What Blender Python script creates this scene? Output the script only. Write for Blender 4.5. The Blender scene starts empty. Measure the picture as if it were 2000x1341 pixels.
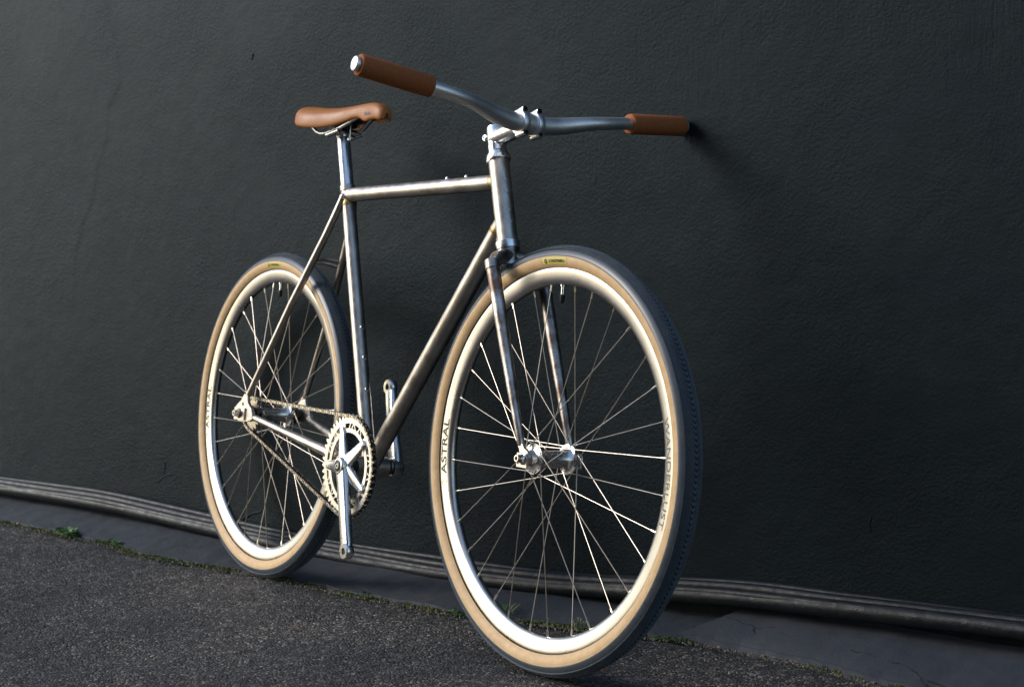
import bpy, bmesh, math, random
import numpy as np
from mathutils import Vector, Matrix, Euler

sc = bpy.context.scene
COL = sc.collection
R = math.radians
random.seed(7)
rng = np.random.default_rng(11)

# ------------------------------------------------------------------ camera
cam_data = bpy.data.cameras.new('camera')
cam = bpy.data.objects.new('camera', cam_data)
COL.objects.link(cam)
sc.camera = cam
cam_data.sensor_width = 36.0
cam_data.sensor_fit = 'HORIZONTAL'
cam_data.lens = 54.096
cam_data.clip_start = 0.05
cam_data.clip_end = 400.0
_r = Vector((0.5801956, 0.8144766, -0.0009478))
_u = Vector((-0.0351364, 0.0261921, 0.9990392))
_b = Vector((0.8137189, -0.5796049, 0.0438143))
_m = Matrix((_r, _u, _b)).transposed().to_4x4()
_m.translation = Vector((3.0418, -1.4897, 0.6540))
cam.matrix_world = _m
cam_data.dof.use_dof = True
cam_data.dof.focus_distance = 2.62
cam_data.dof.aperture_fstop = 8.0

# ------------------------------------------------------------------ sky, sun, exposure
SUN_FROM = Vector((-0.82, -1.15, 0.78)).normalized()      # towards the sun
world = bpy.data.worlds.new('World')
sc.world = world
world.use_nodes = True
wn = world.node_tree
bg = wn.nodes['Background']
sky = wn.nodes.new('ShaderNodeTexSky')
sky.sky_type = 'NISHITA'
sky.sun_disc = False
sky.air_density = 1.0
sky.dust_density = 0.7
sky.ozone_density = 1.2
sky.sun_elevation = math.asin(SUN_FROM.z)
sky.sun_rotation = math.atan2(SUN_FROM.x, SUN_FROM.y) % (2 * math.pi)
wn.links.new(sky.outputs[0], bg.inputs[0])
bg.inputs[1].default_value = 0.15
sun_data = bpy.data.lights.new('sun', 'SUN')
sun_data.energy = 1.35
sun_data.angle = R(24)
sun_data.color = (1.0, 0.945, 0.87)
sun = bpy.data.objects.new('sun', sun_data)
COL.objects.link(sun)
sun.rotation_euler = SUN_FROM.to_track_quat('Z', 'Y').to_euler()
sun.location = SUN_FROM * 20
sc.view_settings.view_transform = 'Standard'
sc.view_settings.look = 'None'
sc.view_settings.exposure = 0.95
sc.view_settings.gamma = 1.0
sc.view_settings.use_curve_mapping = False
sc.render.engine = 'CYCLES'
sc.cycles.max_bounces = 6

# ------------------------------------------------------------------ materials
def mat(name, base, rough=0.5, metal=0.0, spec=0.5, coat=0.0, coat_rough=0.1, tint=None, tint_scale=20.0, tint_fac=0.5,
        rough_var=0.0, rough_scale=40.0, bump=None, stretch=None, aniso=0.0):
    m = bpy.data.materials.new(name)
    m.use_nodes = True
    nt = m.node_tree
    N, L = nt.nodes, nt.links
    p = N['Principled BSDF']
    p.inputs['Base Color'].default_value = (*base, 1)
    p.inputs['Roughness'].default_value = rough
    p.inputs['Metallic'].default_value = metal
    p.inputs['Specular IOR Level'].default_value = spec
    p.inputs['Coat Weight'].default_value = coat
    p.inputs['Coat Roughness'].default_value = coat_rough
    p.inputs['Anisotropic'].default_value = aniso
    tc = N.new('ShaderNodeTexCoord')
    mp = N.new('ShaderNodeMapping')
    L.new(tc.outputs['Object'], mp.inputs['Vector'])
    if stretch:
        mp.inputs['Scale'].default_value = stretch
    if tint:
        n = N.new('ShaderNodeTexNoise')
        n.inputs['Scale'].default_value = tint_scale
        n.inputs['Detail'].default_value = 6
        n.inputs['Roughness'].default_value = 0.65
        L.new(mp.outputs[0], n.inputs['Vector'])
        r = N.new('ShaderNodeValToRGB')
        r.color_ramp.elements[0].position = 0.5 - 0.2 * tint_fac
        r.color_ramp.elements[1].position = 0.5 + 0.2 * tint_fac
        r.color_ramp.elements[0].color = (*base, 1)
        r.color_ramp.elements[1].color = (*tint, 1)
        L.new(n.outputs['Fac'], r.inputs['Fac'])
        L.new(r.outputs[0], p.inputs['Base Color'])
    if rough_var:
        n = N.new('ShaderNodeTexNoise')
        n.inputs['Scale'].default_value = rough_scale
        n.inputs['Detail'].default_value = 5
        L.new(mp.outputs[0], n.inputs['Vector'])
        q = N.new('ShaderNodeMapRange')
        q.inputs['From Min'].default_value = 0.3
        q.inputs['From Max'].default_value = 0.7
        q.inputs['To Min'].default_value = max(0.03, rough - rough_var)
        q.inputs['To Max'].default_value = min(1.0, rough + rough_var)
        L.new(n.outputs['Fac'], q.inputs['Value'])
        L.new(q.outputs[0], p.inputs['Roughness'])
    if bump:
        prev = None
        for sc_, strength, dist, det in bump:
            n = N.new('ShaderNodeTexNoise')
            n.inputs['Scale'].default_value = sc_
            n.inputs['Detail'].default_value = det
            L.new(mp.outputs[0], n.inputs['Vector'])
            b = N.new('ShaderNodeBump')
            b.inputs['Strength'].default_value = strength
            b.inputs['Distance'].default_value = dist
            L.new(n.outputs['Fac'], b.inputs['Height'])
            if prev is not None:
                L.new(prev.outputs[0], b.inputs['Normal'])
            prev = b
        L.new(prev.outputs[0], p.inputs['Normal'])
    return m

M = {}
M['steel'] = mat('raw_steel', (0.58, 0.54, 0.48), 0.39, 1.0, tint=(0.37, 0.325, 0.275), tint_scale=24, tint_fac=1.0,
                 rough_var=0.09, rough_scale=60)
M['forksteel'] = mat('scaled_steel', (0.52, 0.505, 0.48), 0.38, 1.0, tint=(0.19, 0.135, 0.105), tint_scale=24, tint_fac=0.62,
                     rough_var=0.10, rough_scale=70)
M['brass'] = mat('brazed_joint', (0.46, 0.30, 0.10), 0.42, 1.0, tint=(0.25, 0.19, 0.13), tint_scale=120, tint_fac=0.8)
M['alu'] = mat('polished_aluminium', (0.80, 0.785, 0.76), 0.25, 1.0, rough_var=0.07, rough_scale=40)
M['satin'] = mat('satin_aluminium', (0.80, 0.785, 0.76), 0.46, 1.0, rough_var=0.05, rough_scale=50)
M['rim'] = mat('polished_rim', (0.66, 0.63, 0.58), 0.30, 1.0, tint=(0.55, 0.53, 0.50), tint_scale=12, tint_fac=1.6, rough_var=0.05,
               rough_scale=14)
M['ring'] = mat('chainring_aluminium', (0.80, 0.77, 0.70), 0.34, 1.0, rough_var=0.06)
M['dropout'] = mat('bead_blasted_dropout', (0.66, 0.61, 0.54), 0.42, 1.0, rough_var=0.08, bump=[(1500, 0.15, 0.0004, 2)])
M['black'] = mat('black_anodised', (0.012, 0.012, 0.013), 0.35, 0.0)
M['hole'] = mat('dark_socket', (0.006, 0.006, 0.006), 0.6)
M['chain'] = mat('chain_plate', (0.60, 0.575, 0.53), 0.27, 1.0, tint=(0.26, 0.23, 0.20), tint_scale=200, tint_fac=1.0)
M['chaindark'] = mat('oily_chain', (0.05, 0.045, 0.04), 0.35, 0.6)
M['spoke'] = mat('stainless_spoke', (0.48, 0.43, 0.37), 0.38, 1.0)
M['nipple'] = mat('plated_nipple', (0.70, 0.60, 0.47), 0.28, 1.0)
M['tan'] = mat('tan_sidewall', (0.64, 0.44, 0.235), 0.55, 0, 0.4, tint=(0.52, 0.33, 0.155), tint_scale=60, tint_fac=1.0,
               bump=[(1400, 0.25, 0.0006, 2)])
M['tread'] = mat('tread_rubber', (0.050, 0.060, 0.070), 0.38, 0, 0.6, tint=(0.066, 0.076, 0.086), tint_scale=90)
M['groove'] = mat('groove_shade', (0.012, 0.014, 0.016), 0.6, 0, 0.3)  # same rubber, darkened in colour for the shade between knobs
M['knob'] = mat('worn_lit_tread', (0.085, 0.108, 0.128), 0.45, 0, 0.5, tint=(0.115, 0.138, 0.158), tint_scale=70)  # worn knob tops, also lightened and blued in colour for highlights
M['leather'] = mat('tan_leather', (0.38, 0.143, 0.034), 0.44, 0, 0.35, tint=(0.30, 0.102, 0.021), tint_scale=35, tint_fac=1.0,
                   bump=[(700, 0.22, 0.0006, 4)], rough_var=0.06)
M['grip'] = mat('brown_foam_grip', (0.33, 0.108, 0.034), 0.75, 0, 0.25, tint=(0.26, 0.076, 0.022), tint_scale=160, tint_fac=1.0,
                bump=[(1100, 0.5, 0.001, 3)])
M['shell'] = mat('saddle_underside', (0.015, 0.014, 0.014), 0.5)
M['yellow'] = mat('yellow_print', (0.62, 0.55, 0.10), 0.5)
M['ink'] = mat('dark_print', (0.030, 0.032, 0.036), 0.45)
M['greyink'] = mat('grey_print', (0.13, 0.13, 0.13), 0.5)
M['cable'] = mat('painted_cable', (0.0038, 0.0052, 0.0066), 0.45, 0, 0.32, tint=(0.0125, 0.0145, 0.0165), tint_scale=110, tint_fac=0.8,
                 rough_var=0.12, rough_scale=50, bump=[(60, 0.35, 0.004, 6), (420, 0.5, 0.0015, 4)])
M['stone'] = mat('loose_stone', (0.09, 0.08, 0.07), 0.8, tint=(0.24, 0.20, 0.15), tint_scale=90)
M['weed'] = mat('weed_green', (0.045, 0.115, 0.025), 0.55, tint=(0.075, 0.15, 0.035), tint_scale=60)
M['dryweed'] = mat('weed_dry', (0.22, 0.17, 0.06), 0.7, tint=(0.12, 0.12, 0.04), tint_scale=50)
M['leafbrown'] = mat('dead_leaf', (0.26, 0.10, 0.045), 0.6, tint=(0.16, 0.06, 0.03), tint_scale=60)
M['leafdark'] = mat('dark_leaf', (0.02, 0.018, 0.016), 0.7)
M['apron'] = mat('painted_concrete', (0.042, 0.047, 0.055), 0.75, 0, 0.3, tint=(0.030, 0.034, 0.040), tint_scale=7, tint_fac=1.2,
                 bump=[(30, 0.35, 0.01, 6), (220, 0.35, 0.002, 4)])
M['crack'] = mat('crack_dirt', (0.012, 0.011, 0.010), 0.9)


def wall_material():
    m = bpy.data.materials.new('charcoal_wall_paint')
    m.use_nodes = True
    nt = m.node_tree
    N, L = nt.nodes, nt.links
    p = N['Principled BSDF']
    p.inputs['Specular IOR Level'].default_value = 0.16
    p.inputs['Specular Tint'].default_value = (0.70, 0.90, 1.0, 1)
    tc = N.new('ShaderNodeTexCoord')
    n1 = N.new('ShaderNodeTexNoise')
    n1.inputs['Scale'].default_value = 2.2
    n1.inputs['Detail'].default_value = 5
    L.new(tc.outputs['Object'], n1.inputs['Vector'])
    r = N.new('ShaderNodeValToRGB')
    r.color_ramp.elements[0].position = 0.3
    r.color_ramp.elements[1].position = 0.75
    r.color_ramp.elements[0].color = (0.0022, 0.0047, 0.0062, 1)
    r.color_ramp.elements[1].color = (0.0040, 0.0074, 0.0096, 1)
    L.new(n1.outputs['Fac'], r.inputs['Fac'])
    L.new(r.outputs[0], p.inputs['Base Color'])
    q = N.new('ShaderNodeMapRange')
    q.inputs['To Min'].default_value = 0.50
    q.inputs['To Max'].default_value = 0.62
    L.new(n1.outputs['Fac'], q.inputs['Value'])
    L.new(q.outputs[0], p.inputs['Roughness'])
    prev = None
    # roller stipple in patches, brush drag, fine grain
    pat = N.new('ShaderNodeTexNoise')
    pat.inputs['Scale'].default_value = 3.0
    pat.inputs['Detail'].default_value = 3
    L.new(tc.outputs['Object'], pat.inputs['Vector'])
    pr = N.new('ShaderNodeMapRange')
    pr.inputs['From Min'].default_value = 0.35
    pr.inputs['From Max'].default_value = 0.65
    pr.inputs['To Min'].default_value = 0.30
    pr.inputs['To Max'].default_value = 0.85
    L.new(pat.outputs['Fac'], pr.inputs['Value'])
    mp = N.new('ShaderNodeMapping')
    mp.inputs['Scale'].default_value = (1.0, 1.0, 0.06)
    L.new(tc.outputs['Object'], mp.inputs['Vector'])
    for vec, s, st, di, det in ((tc.outputs['Object'], 165, None, 0.0030, 6), (mp.outputs[0], 190, 0.30, 0.0015, 3),
                                (tc.outputs['Object'], 620, 0.55, 0.0012, 3), (tc.outputs['Object'], 24, 0.18, 0.006, 4)):
        n = N.new('ShaderNodeTexNoise')
        n.inputs['Scale'].default_value = s
        n.inputs['Detail'].default_value = det
        n.inputs['Roughness'].default_value = 0.6
        L.new(vec, n.inputs['Vector'])
        b = N.new('ShaderNodeBump')
        b.inputs['Distance'].default_value = di
        if det == 3 and s == 190:
            pm = N.new('ShaderNodeTexNoise')
            pm.inputs['Scale'].default_value = 2.0
            pm.inputs['Detail'].default_value = 2
            L.new(tc.outputs['Object'], pm.inputs['Vector'])
            pq = N.new('ShaderNodeMapRange')
            pq.inputs['From Min'].default_value = 0.48
            pq.inputs['From Max'].default_value = 0.62
            pq.inputs['To Min'].default_value = 0.05
            pq.inputs['To Max'].default_value = 0.75
            L.new(pm.outputs['Fac'], pq.inputs['Value'])
            L.new(pq.outputs[0], b.inputs['Strength'])
        elif st is None:
            L.new(pr.outputs[0], b.inputs['Strength'])
        else:
            b.inputs['Strength'].default_value = st
        L.new(n.outputs['Fac'], b.inputs['Height'])
        if prev is not None:
            L.new(prev.outputs[0], b.inputs['Normal'])
        prev = b
    L.new(prev.outputs[0], p.inputs['Normal'])
    return m


def asphalt_material():
    m = bpy.data.materials.new('worn_asphalt')
    m.use_nodes = True
    nt = m.node_tree
    N, L = nt.nodes, nt.links
    p = N['Principled BSDF']
    p.inputs['Roughness'].default_value = 0.72
    p.inputs['Specular IOR Level'].default_value = 0.4
    tc = N.new('ShaderNodeTexCoord')
    v = N.new('ShaderNodeTexVoronoi')
    v.inputs['Scale'].default_value = 230
    v.inputs['Randomness'].default_value = 1.0
    L.new(tc.outputs['Object'], v.inputs['Vector'])
    sep = N.new('ShaderNodeSeparateColor')
    L.new(v.outputs['Color'], sep.inputs[0])
    ramp = N.new('ShaderNodeValToRGB')
    e = ramp.color_ramp.elements
    e[0].position = 0.0
    e[0].color = (0.012, 0.012, 0.013, 1)
    e[1].position = 1.0
    e[1].color = (0.22, 0.20, 0.175, 1)
    for pos, c in ((0.45, (0.022, 0.022, 0.024, 1)), (0.78, (0.042, 0.041, 0.041, 1)), (0.93, (0.095, 0.09, 0.084, 1))):
        x = e.new(pos)
        x.color = c
    L.new(sep.outputs[0], ramp.inputs['Fac'])
    v2 = N.new('ShaderNodeTexVoronoi')
    v2.inputs['Scale'].default_value = 120
    L.new(tc.outputs['Object'], v2.inputs['Vector'])
    s2 = N.new('ShaderNodeSeparateColor')
    L.new(v2.outputs['Color'], s2.inputs[0])
    th = N.new('ShaderNodeMath')
    th.operation = 'GREATER_THAN'
    th.inputs[1].default_value = 0.92
    L.new(s2.outputs[1], th.inputs[0])
    sr = N.new('ShaderNodeMapRange')
    sr.inputs['To Min'].default_value = 0.03
    sr.inputs['To Max'].default_value = 0.11
    L.new(s2.outputs[2], sr.inputs['Value'])
    mx = N.new('ShaderNodeMix')
    mx.data_type = 'RGBA'
    L.new(th.outputs[0], mx.inputs['Factor'])
    L.new(ramp.outputs[0], mx.inputs['A'])
    L.new(sr.outputs[0], mx.inputs['B'])
    big = N.new('ShaderNodeTexNoise')
    big.inputs['Scale'].default_value = 2.6
    big.inputs['Detail'].default_value = 6
    L.new(tc.outputs['Object'], big.inputs['Vector'])
    br = N.new('ShaderNodeMapRange')
    br.inputs['From Min'].default_value = 0.3
    br.inputs['From Max'].default_value = 0.75
    br.inputs['To Min'].default_value = 0.62
    br.inputs['To Max'].default_value = 1.75
    L.new(big.outputs['Fac'], br.inputs['Value'])
    mul = N.new('ShaderNodeMix')
    mul.data_type = 'RGBA'
    mul.blend_type = 'MULTIPLY'
    mul.inputs['Factor'].default_value = 1.0
    L.new(mx.outputs['Result'], mul.inputs['A'])
    dust_dapple = N.new('ShaderNodeMix')
    dust_dapple.data_type = 'RGBA'
    dust_dapple.inputs['A'].default_value = (0.60, 0.62, 0.66, 1)
    dust_dapple.inputs['B'].default_value = (1.95, 1.80, 1.55, 1)  # random dusty tone, its warm pale blotches standing in for sun dapples
    br.inputs['To Min'].default_value = 0.0
    br.inputs['To Max'].default_value = 1.0
    L.new(br.outputs[0], dust_dapple.inputs['Factor'])
    L.new(dust_dapple.outputs['Result'], mul.inputs['B'])
    L.new(mul.outputs['Result'], p.inputs['Base Color'])
    b1 = N.new('ShaderNodeBump')
    b1.inputs['Strength'].default_value = 0.9
    b1.inputs['Distance'].default_value = 0.004
    b1.invert = True
    L.new(v.outputs['Distance'], b1.inputs['Height'])
    n = N.new('ShaderNodeTexNoise')
    n.inputs['Scale'].default_value = 420
    n.inputs['Detail'].default_value = 3
    L.new(tc.outputs['Object'], n.inputs['Vector'])
    b2 = N.new('ShaderNodeBump')
    b2.inputs['Strength'].default_value = 0.5
    b2.inputs['Distance'].default_value = 0.002
    L.new(n.outputs['Fac'], b2.inputs['Height'])
    L.new(b1.outputs[0], b2.inputs['Normal'])
    L.new(b2.outputs[0], p.inputs['Normal'])
    return m


M['wall'] = wall_material()
M['asphalt'] = asphalt_material()

# ------------------------------------------------------------------ mesh helpers
class MB:
    """collects tubes, lathes and prisms; link() makes ONE mesh object"""

    def __init__(self):
        self.v, self.f, self.mi, self.mats = [], [], [], []

    def _m(self, m):
        if m not in self.mats:
            self.mats.append(m)
        return self.mats.index(m)

    def add(self, verts, faces, m):
        o = len(self.v)
        k = self._m(m)
        self.v += [tuple(x) for x in verts]
        self.f += [tuple(i + o for i in f) for f in faces]
        self.mi += [k] * len(faces)

    def tube(self, path, rad, m, n=16, caps=True, squash=None):
        P = [Vector(p) for p in path]
        if not hasattr(rad, '__len__'):
            rad = [rad] * len(P)
        T = []
        for i in range(len(P)):
            a = P[max(0, i - 1)]
            b = P[min(len(P) - 1, i + 1)]
            T.append((b - a).normalized())
        ref = Vector((0, 1, 0)) if abs(T[0].y) < 0.9 else Vector((0, 0, 1))
        u = (ref - T[0] * ref.dot(T[0])).normalized()
        verts, faces = [], []
        for i in range(len(P)):
            u = (u - T[i] * u.dot(T[i])).normalized()
            w = T[i].cross(u)
            for k in range(n):
                a = 2 * math.pi * k / n
                sx, sy = (1, 1) if squash is None else squash
                verts.append(P[i] + (u * math.cos(a) * sx + w * math.sin(a) * sy) * rad[i])
        for i in range(len(P) - 1):
            for k in range(n):
                k2 = (k + 1) % n
                faces.append((i * n + k, i * n + k2, (i + 1) * n + k2, (i + 1) * n + k))
        if caps:
            faces.append(tuple(range(n - 1, -1, -1)))
            o = (len(P) - 1) * n
            faces.append(tuple(range(o, o + n)))
        self.add(verts, faces, m)

    def lathe(self, prof, origin, axis, m, n=32, closed=False):
        """prof: (h along axis, radius)"""
        A = Vector(axis).normalized()
        ref = Vector((0, 0, 1)) if abs(A.z) < 0.9 else Vector((1, 0, 0))
        u = (ref - A * ref.dot(A)).normalized()
        w = A.cross(u)
        O = Vector(origin)
        verts, faces = [], []
        for h, r in prof:
            for k in range(n):
                a = 2 * math.pi * k / n
                verts.append(O + A * h + (u * math.cos(a) + w * math.sin(a)) * max(r, 1e-5))
        np_ = len(prof)
        for i in range(np_ if closed else np_ - 1):
            j = (i + 1) % np_
            for k in range(n):
                k2 = (k + 1) % n
                faces.append((i * n + k, i * n + k2, j * n + k2, j * n + k))
        if not closed:
            faces.append(tuple(range(n - 1, -1, -1)))
            o = (np_ - 1) * n
            faces.append(tuple(range(o, o + n)))
        self.add(verts, faces, m)

    def prism(self, poly, y0, y1, m):
        """poly of (x, z) in the bike's plane, extruded in y"""
        n = len(poly)
        verts = [(x, y0, z) for x, z in poly] + [(x, y1, z) for x, z in poly]
        faces = [tuple(range(n)), tuple(range(2 * n - 1, n - 1, -1))]
        for i in range(n):
            j = (i + 1) % n
            faces.append((i, i + n, j + n, j))
        self.add(verts, faces, m)

    def annulus(self, outer, inner, y0, y1, m):
        """outer and inner loops of (x, z), same length"""
        n = len(outer)
        verts = [(x, y0, z) for x, z in outer] + [(x, y0, z) for x, z in inner] + [(x, y1, z) for x, z in outer] + [(x, y1, z) for x, z in inner]
        faces = []
        for i in range(n):
            j = (i + 1) % n
            faces += [(i, j, n + j, n + i), (2 * n + j, 2 * n + i, 3 * n + i, 3 * n + j), (j, i, 2 * n + i, 2 * n + j), (n + i, n + j, 3 * n + j, 3 * n + i)]
        self.add(verts, faces, m)

    def loft(self, rings, m, caps=True):
        n = len(rings[0])
        verts = [p for r in rings for p in r]
        faces = []
        for i in range(len(rings) - 1):
            for k in range(n):
                k2 = (k + 1) % n
                faces.append((i * n + k, i * n + k2, (i + 1) * n + k2, (i + 1) * n + k))
        if caps:
            faces.append(tuple(range(n - 1, -1, -1)))
            o = (len(rings) - 1) * n
            faces.append(tuple(range(o, o + n)))
        self.add(verts, faces, m)

    def mesh(self, name, smooth=35):
        me = bpy.data.meshes.new(name)
        me.from_pydata(self.v, [], self.f)
        for m in self.mats:
            me.materials.append(m)
        me.polygons.foreach_set('material_index', self.mi)
        bm = bmesh.new()
        bm.from_mesh(me)
        bmesh.ops.recalc_face_normals(bm, faces=bm.faces)
        bm.to_mesh(me)
        bm.free()
        if smooth:
            me.polygons.foreach_set('use_smooth', [True] * len(me.polygons))
            me.set_sharp_from_angle(angle=R(smooth))
        me.update()
        return me

    def link(self, name, parent=None, smooth=35, bevel=0.0):
        o = put(self.mesh(name, smooth), name, parent)
        if bevel:
            b = o.modifiers.new('soft_edge', 'BEVEL')
            b.width = bevel
            b.segments = 2
            b.limit_method = 'ANGLE'
            b.angle_limit = R(40)
            b.harden_normals = False
        return o


def put(me, name, parent=None):
    o = bpy.data.objects.new(name, me)
    COL.objects.link(o)
    if parent is not None:
        o.parent = parent
    return o


def raw_mesh(name, verts, faces, mats, mi=None, smooth=True, sharp=None):
    me = bpy.data.meshes.new(name)
    me.from_pydata([tuple(v) for v in verts], [], faces)
    for m in mats:
        me.materials.append(m)
    if mi is not None:
        me.polygons.foreach_set('material_index', mi)
    if smooth:
        me.polygons.foreach_set('use_smooth', [True] * len(me.polygons))
        if sharp:
            me.set_sharp_from_angle(angle=R(sharp))
    me.update()
    return me


def grid_mesh(name, P, m):
    """P: array (rows, cols, 3)"""
    a, b = P.shape[:2]
    i = np.arange(a * b).reshape(a, b)
    F = np.stack([i[:-1, :-1], i[:-1, 1:], i[1:, 1:], i[1:, :-1]], -1).reshape(-1, 4)
    me = bpy.data.meshes.new(name)
    me.vertices.add(a * b)
    me.vertices.foreach_set('co', P.reshape(-1).astype(np.float32))
    me.loops.add(F.size)
    me.loops.foreach_set('vertex_index', F.reshape(-1).astype(np.int32))
    me.polygons.add(len(F))
    me.polygons.foreach_set('loop_start', np.arange(0, F.size, 4, dtype=np.int32))
    me.polygons.foreach_set('loop_total', np.full(len(F), 4, dtype=np.int32))
    me.polygons.foreach_set('use_smooth', np.ones(len(F), dtype=bool))
    me.materials.append(m)
    me.update(calc_edges=True)
    me.validate()
    return me


def tag(o, label=None, cat=None, group=None, kind=None):
    for k, v in (('label', label), ('category', cat), ('group', group), ('kind', kind)):
        if v:
            o[k] = v
    return o


def empty(name, parent=None):
    o = bpy.data.objects.new(name, None)
    o.empty_display_size = 0.05
    COL.objects.link(o)
    if parent is not None:
        o.parent = parent
    return o


def vnoise(x, y, cell, seed):
    """smooth value noise in [-1, 1]"""
    g = np.random.default_rng(seed).uniform(-1, 1, (257, 257))
    fx, fy = x / cell, y / cell
    ix, iy = np.floor(fx).astype(int), np.floor(fy).astype(int)
    tx, ty = fx - ix, fy - iy
    tx, ty = tx * tx * (3 - 2 * tx), ty * ty * (3 - 2 * ty)
    a, b = g[ix % 256, iy % 256], g[(ix + 1) % 256, iy % 256]
    c, d = g[ix % 256, (iy + 1) % 256], g[(ix + 1) % 256, (iy + 1) % 256]
    return (a * (1 - tx) + b * tx) * (1 - ty) + (c * (1 - tx) + d * tx) * ty


def smoothstep(a, b, x):
    t = np.clip((x - a) / (b - a), 0, 1)
    return t * t * (3 - 2 * t)


# ------------------------------------------------------------------ the wall
PSI = math.atan(0.26)
WO = Vector((0.8935, 0.4385, 0.0))               # a point of the wall line, where the bar end touches
WT = Vector((math.cos(PSI), math.sin(PSI), 0))   # along the wall
WN = Vector((math.sin(PSI), -math.cos(PSI), 0))  # out of the wall, towards the street


def wall_point(s, z, off=0.0):
    return WO + WT * s + WN * off + Vector((0, 0, z))


PAINT_EDGE = [(-1.80, 1.50), (-1.797, 1.344), (-1.752, 1.24), (-1.743, 1.18), (-1.748, 1.14), (-1.790, 1.095), (-1.797, 1.05), (-1.798, 1.014),
              (-1.84, 0.936), (-1.869, 0.844), (-1.912, 0.791), (-1.945, 0.70), (-1.96, 0.55)]


def wall_relief(S, Z):
    h = 0.0035 * vnoise(S, Z, 0.60, 1) + 0.0019 * vnoise(S * 1.4 + 3 + Z * 0.5, Z, 0.23, 2) + 0.0008 * vnoise(S * 1.8 + Z, Z * 0.8 + 5, 0.085, 3) + 0.0003 * vnoise(S, Z, 0.034, 4)
    h += 0.0002 * vnoise(S, Z, 0.016, 5)
    pe = np.array(PAINT_EDGE)[::-1]
    edge = np.interp(Z, pe[:, 1], pe[:, 0])
    fade = smoothstep(0.5, 0.75, Z)
    h += fade * (0.0011 * (1 - smoothstep(-0.007, 0.007, S - edge)) * np.exp(-np.clip(edge - S, 0, 9) / 0.12))
    return h


def build_wall():
    s = np.concatenate([np.arange(-9, -2.6, 0.2), np.arange(-2.6, 0.85, 0.0065), np.arange(0.9, 5.1, 0.2)])
    z = np.concatenate([np.arange(-0.12, 1.60, 0.0065), np.arange(1.65, 3.4, 0.1)])
    S, Z = np.meshgrid(s, z)
    H = wall_relief(S, Z)
    P = np.empty(S.shape + (3,))
    for k in range(3):
        P[..., k] = WO[k] + WT[k] * S + WN[k] * H
    P[..., 2] = Z
    me = grid_mesh('wall', P, M['wall'])
    w = put(me, 'wall')
    tag(w, 'charcoal painted rendered wall behind the bicycle', 'wall')
    # depth: the wall's body behind the rendered face
    b = MB()
    q = [wall_point(-9, -0.12, -0.03), wall_point(5, -0.12, -0.03), wall_point(5, -0.12, -0.3), wall_point(-9, -0.12, -0.3)]
    b.loft([q, [p + Vector((0, 0, 3.5)) for p in q]], M['wall'])
    b.link('wall_core', w)
    # raised runs and cracks of old paint
    runs = [([(-1.315, 0.034), (-1.285, 0.062), (-1.257, 0.077), (-1.225, 0.090), (-1.195, 0.096)], 0.0035),
            ([(-1.615, 0.126), (-1.562, 0.153), (-1.521, 0.160)], 0.0022), ([(-1.572, 0.150), (-1.566, 0.189)], 0.0022),
            ([(0.377, 0.250), (0.376, 0.205)], 0.0016), ([(0.188, 0.457), (0.225, 0.459), (0.262, 0.464), (0.30, 0.466), (0.339, 0.473), (0.368, 0.514)], 0.0008),
            ([(-0.98, 0.61), (-0.95, 0.63), (-0.92, 0.635)], 0.0016), ([(-1.05, 0.575), (-1.0, 0.59)], 0.0012),
            ([(-1.34, 0.52), (-1.30, 0.55), (-1.28, 0.575)], 0.0016), ([(-1.22, 1.16), (-1.215, 1.18)], 0.0028)]
    for pts, r in runs:
        pts = np.array(pts)
        k = np.linspace(0, len(pts) - 1, len(pts) * 5)
        sx = np.interp(k, np.arange(len(pts)), pts[:, 0]) + rng.normal(0, 0.0012, len(k))
        zz = np.interp(k, np.arange(len(pts)), pts[:, 1]) + rng.normal(0, 0.0008, len(k))
        hh = wall_relief(sx, zz)
        rr = r * np.clip(np.minimum(k, len(pts) - 1 - k) * 4 + 0.25, 0, 1) * rng.uniform(0.75, 1.15, len(k))
        b = MB()
        b.tube([wall_point(a, c, d - r * 0.35) for a, c, d in zip(sx, zz, hh)], list(rr), M['wall'], 8)
        b.link('paint_run', w, smooth=80)
    return w


wall = build_wall()

# ------------------------------------------------------------------ the ground
SEAM = np.array([(-3.2, -0.80), (-1.6, -0.36), (-1.093, -0.232), (-0.987, -0.202), (-0.833, -0.172), (-0.565, -0.115), (-0.438, -0.120), (-0.281, -0.082), (-0.133, -0.034),
                 (0.0, 0.010), (0.136, 0.043), (0.314, 0.070), (0.43, 0.105), (0.539, 0.133), (0.66, 0.195), (0.804, 0.255), (0.90, 0.305), (0.981, 0.355), (1.05, 0.372),
                 (1.13, 0.392), (1.21, 0.410), (1.371, 0.412), (1.55, 0.43), (2.2, 0.56), (4.2, 1.0)])


def seam_y(x):
    return np.interp(x, SEAM[:, 0], SEAM[:, 1])


def wall_y(x):
    return WO.y + 0.26 * (x - WO.x)


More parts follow.
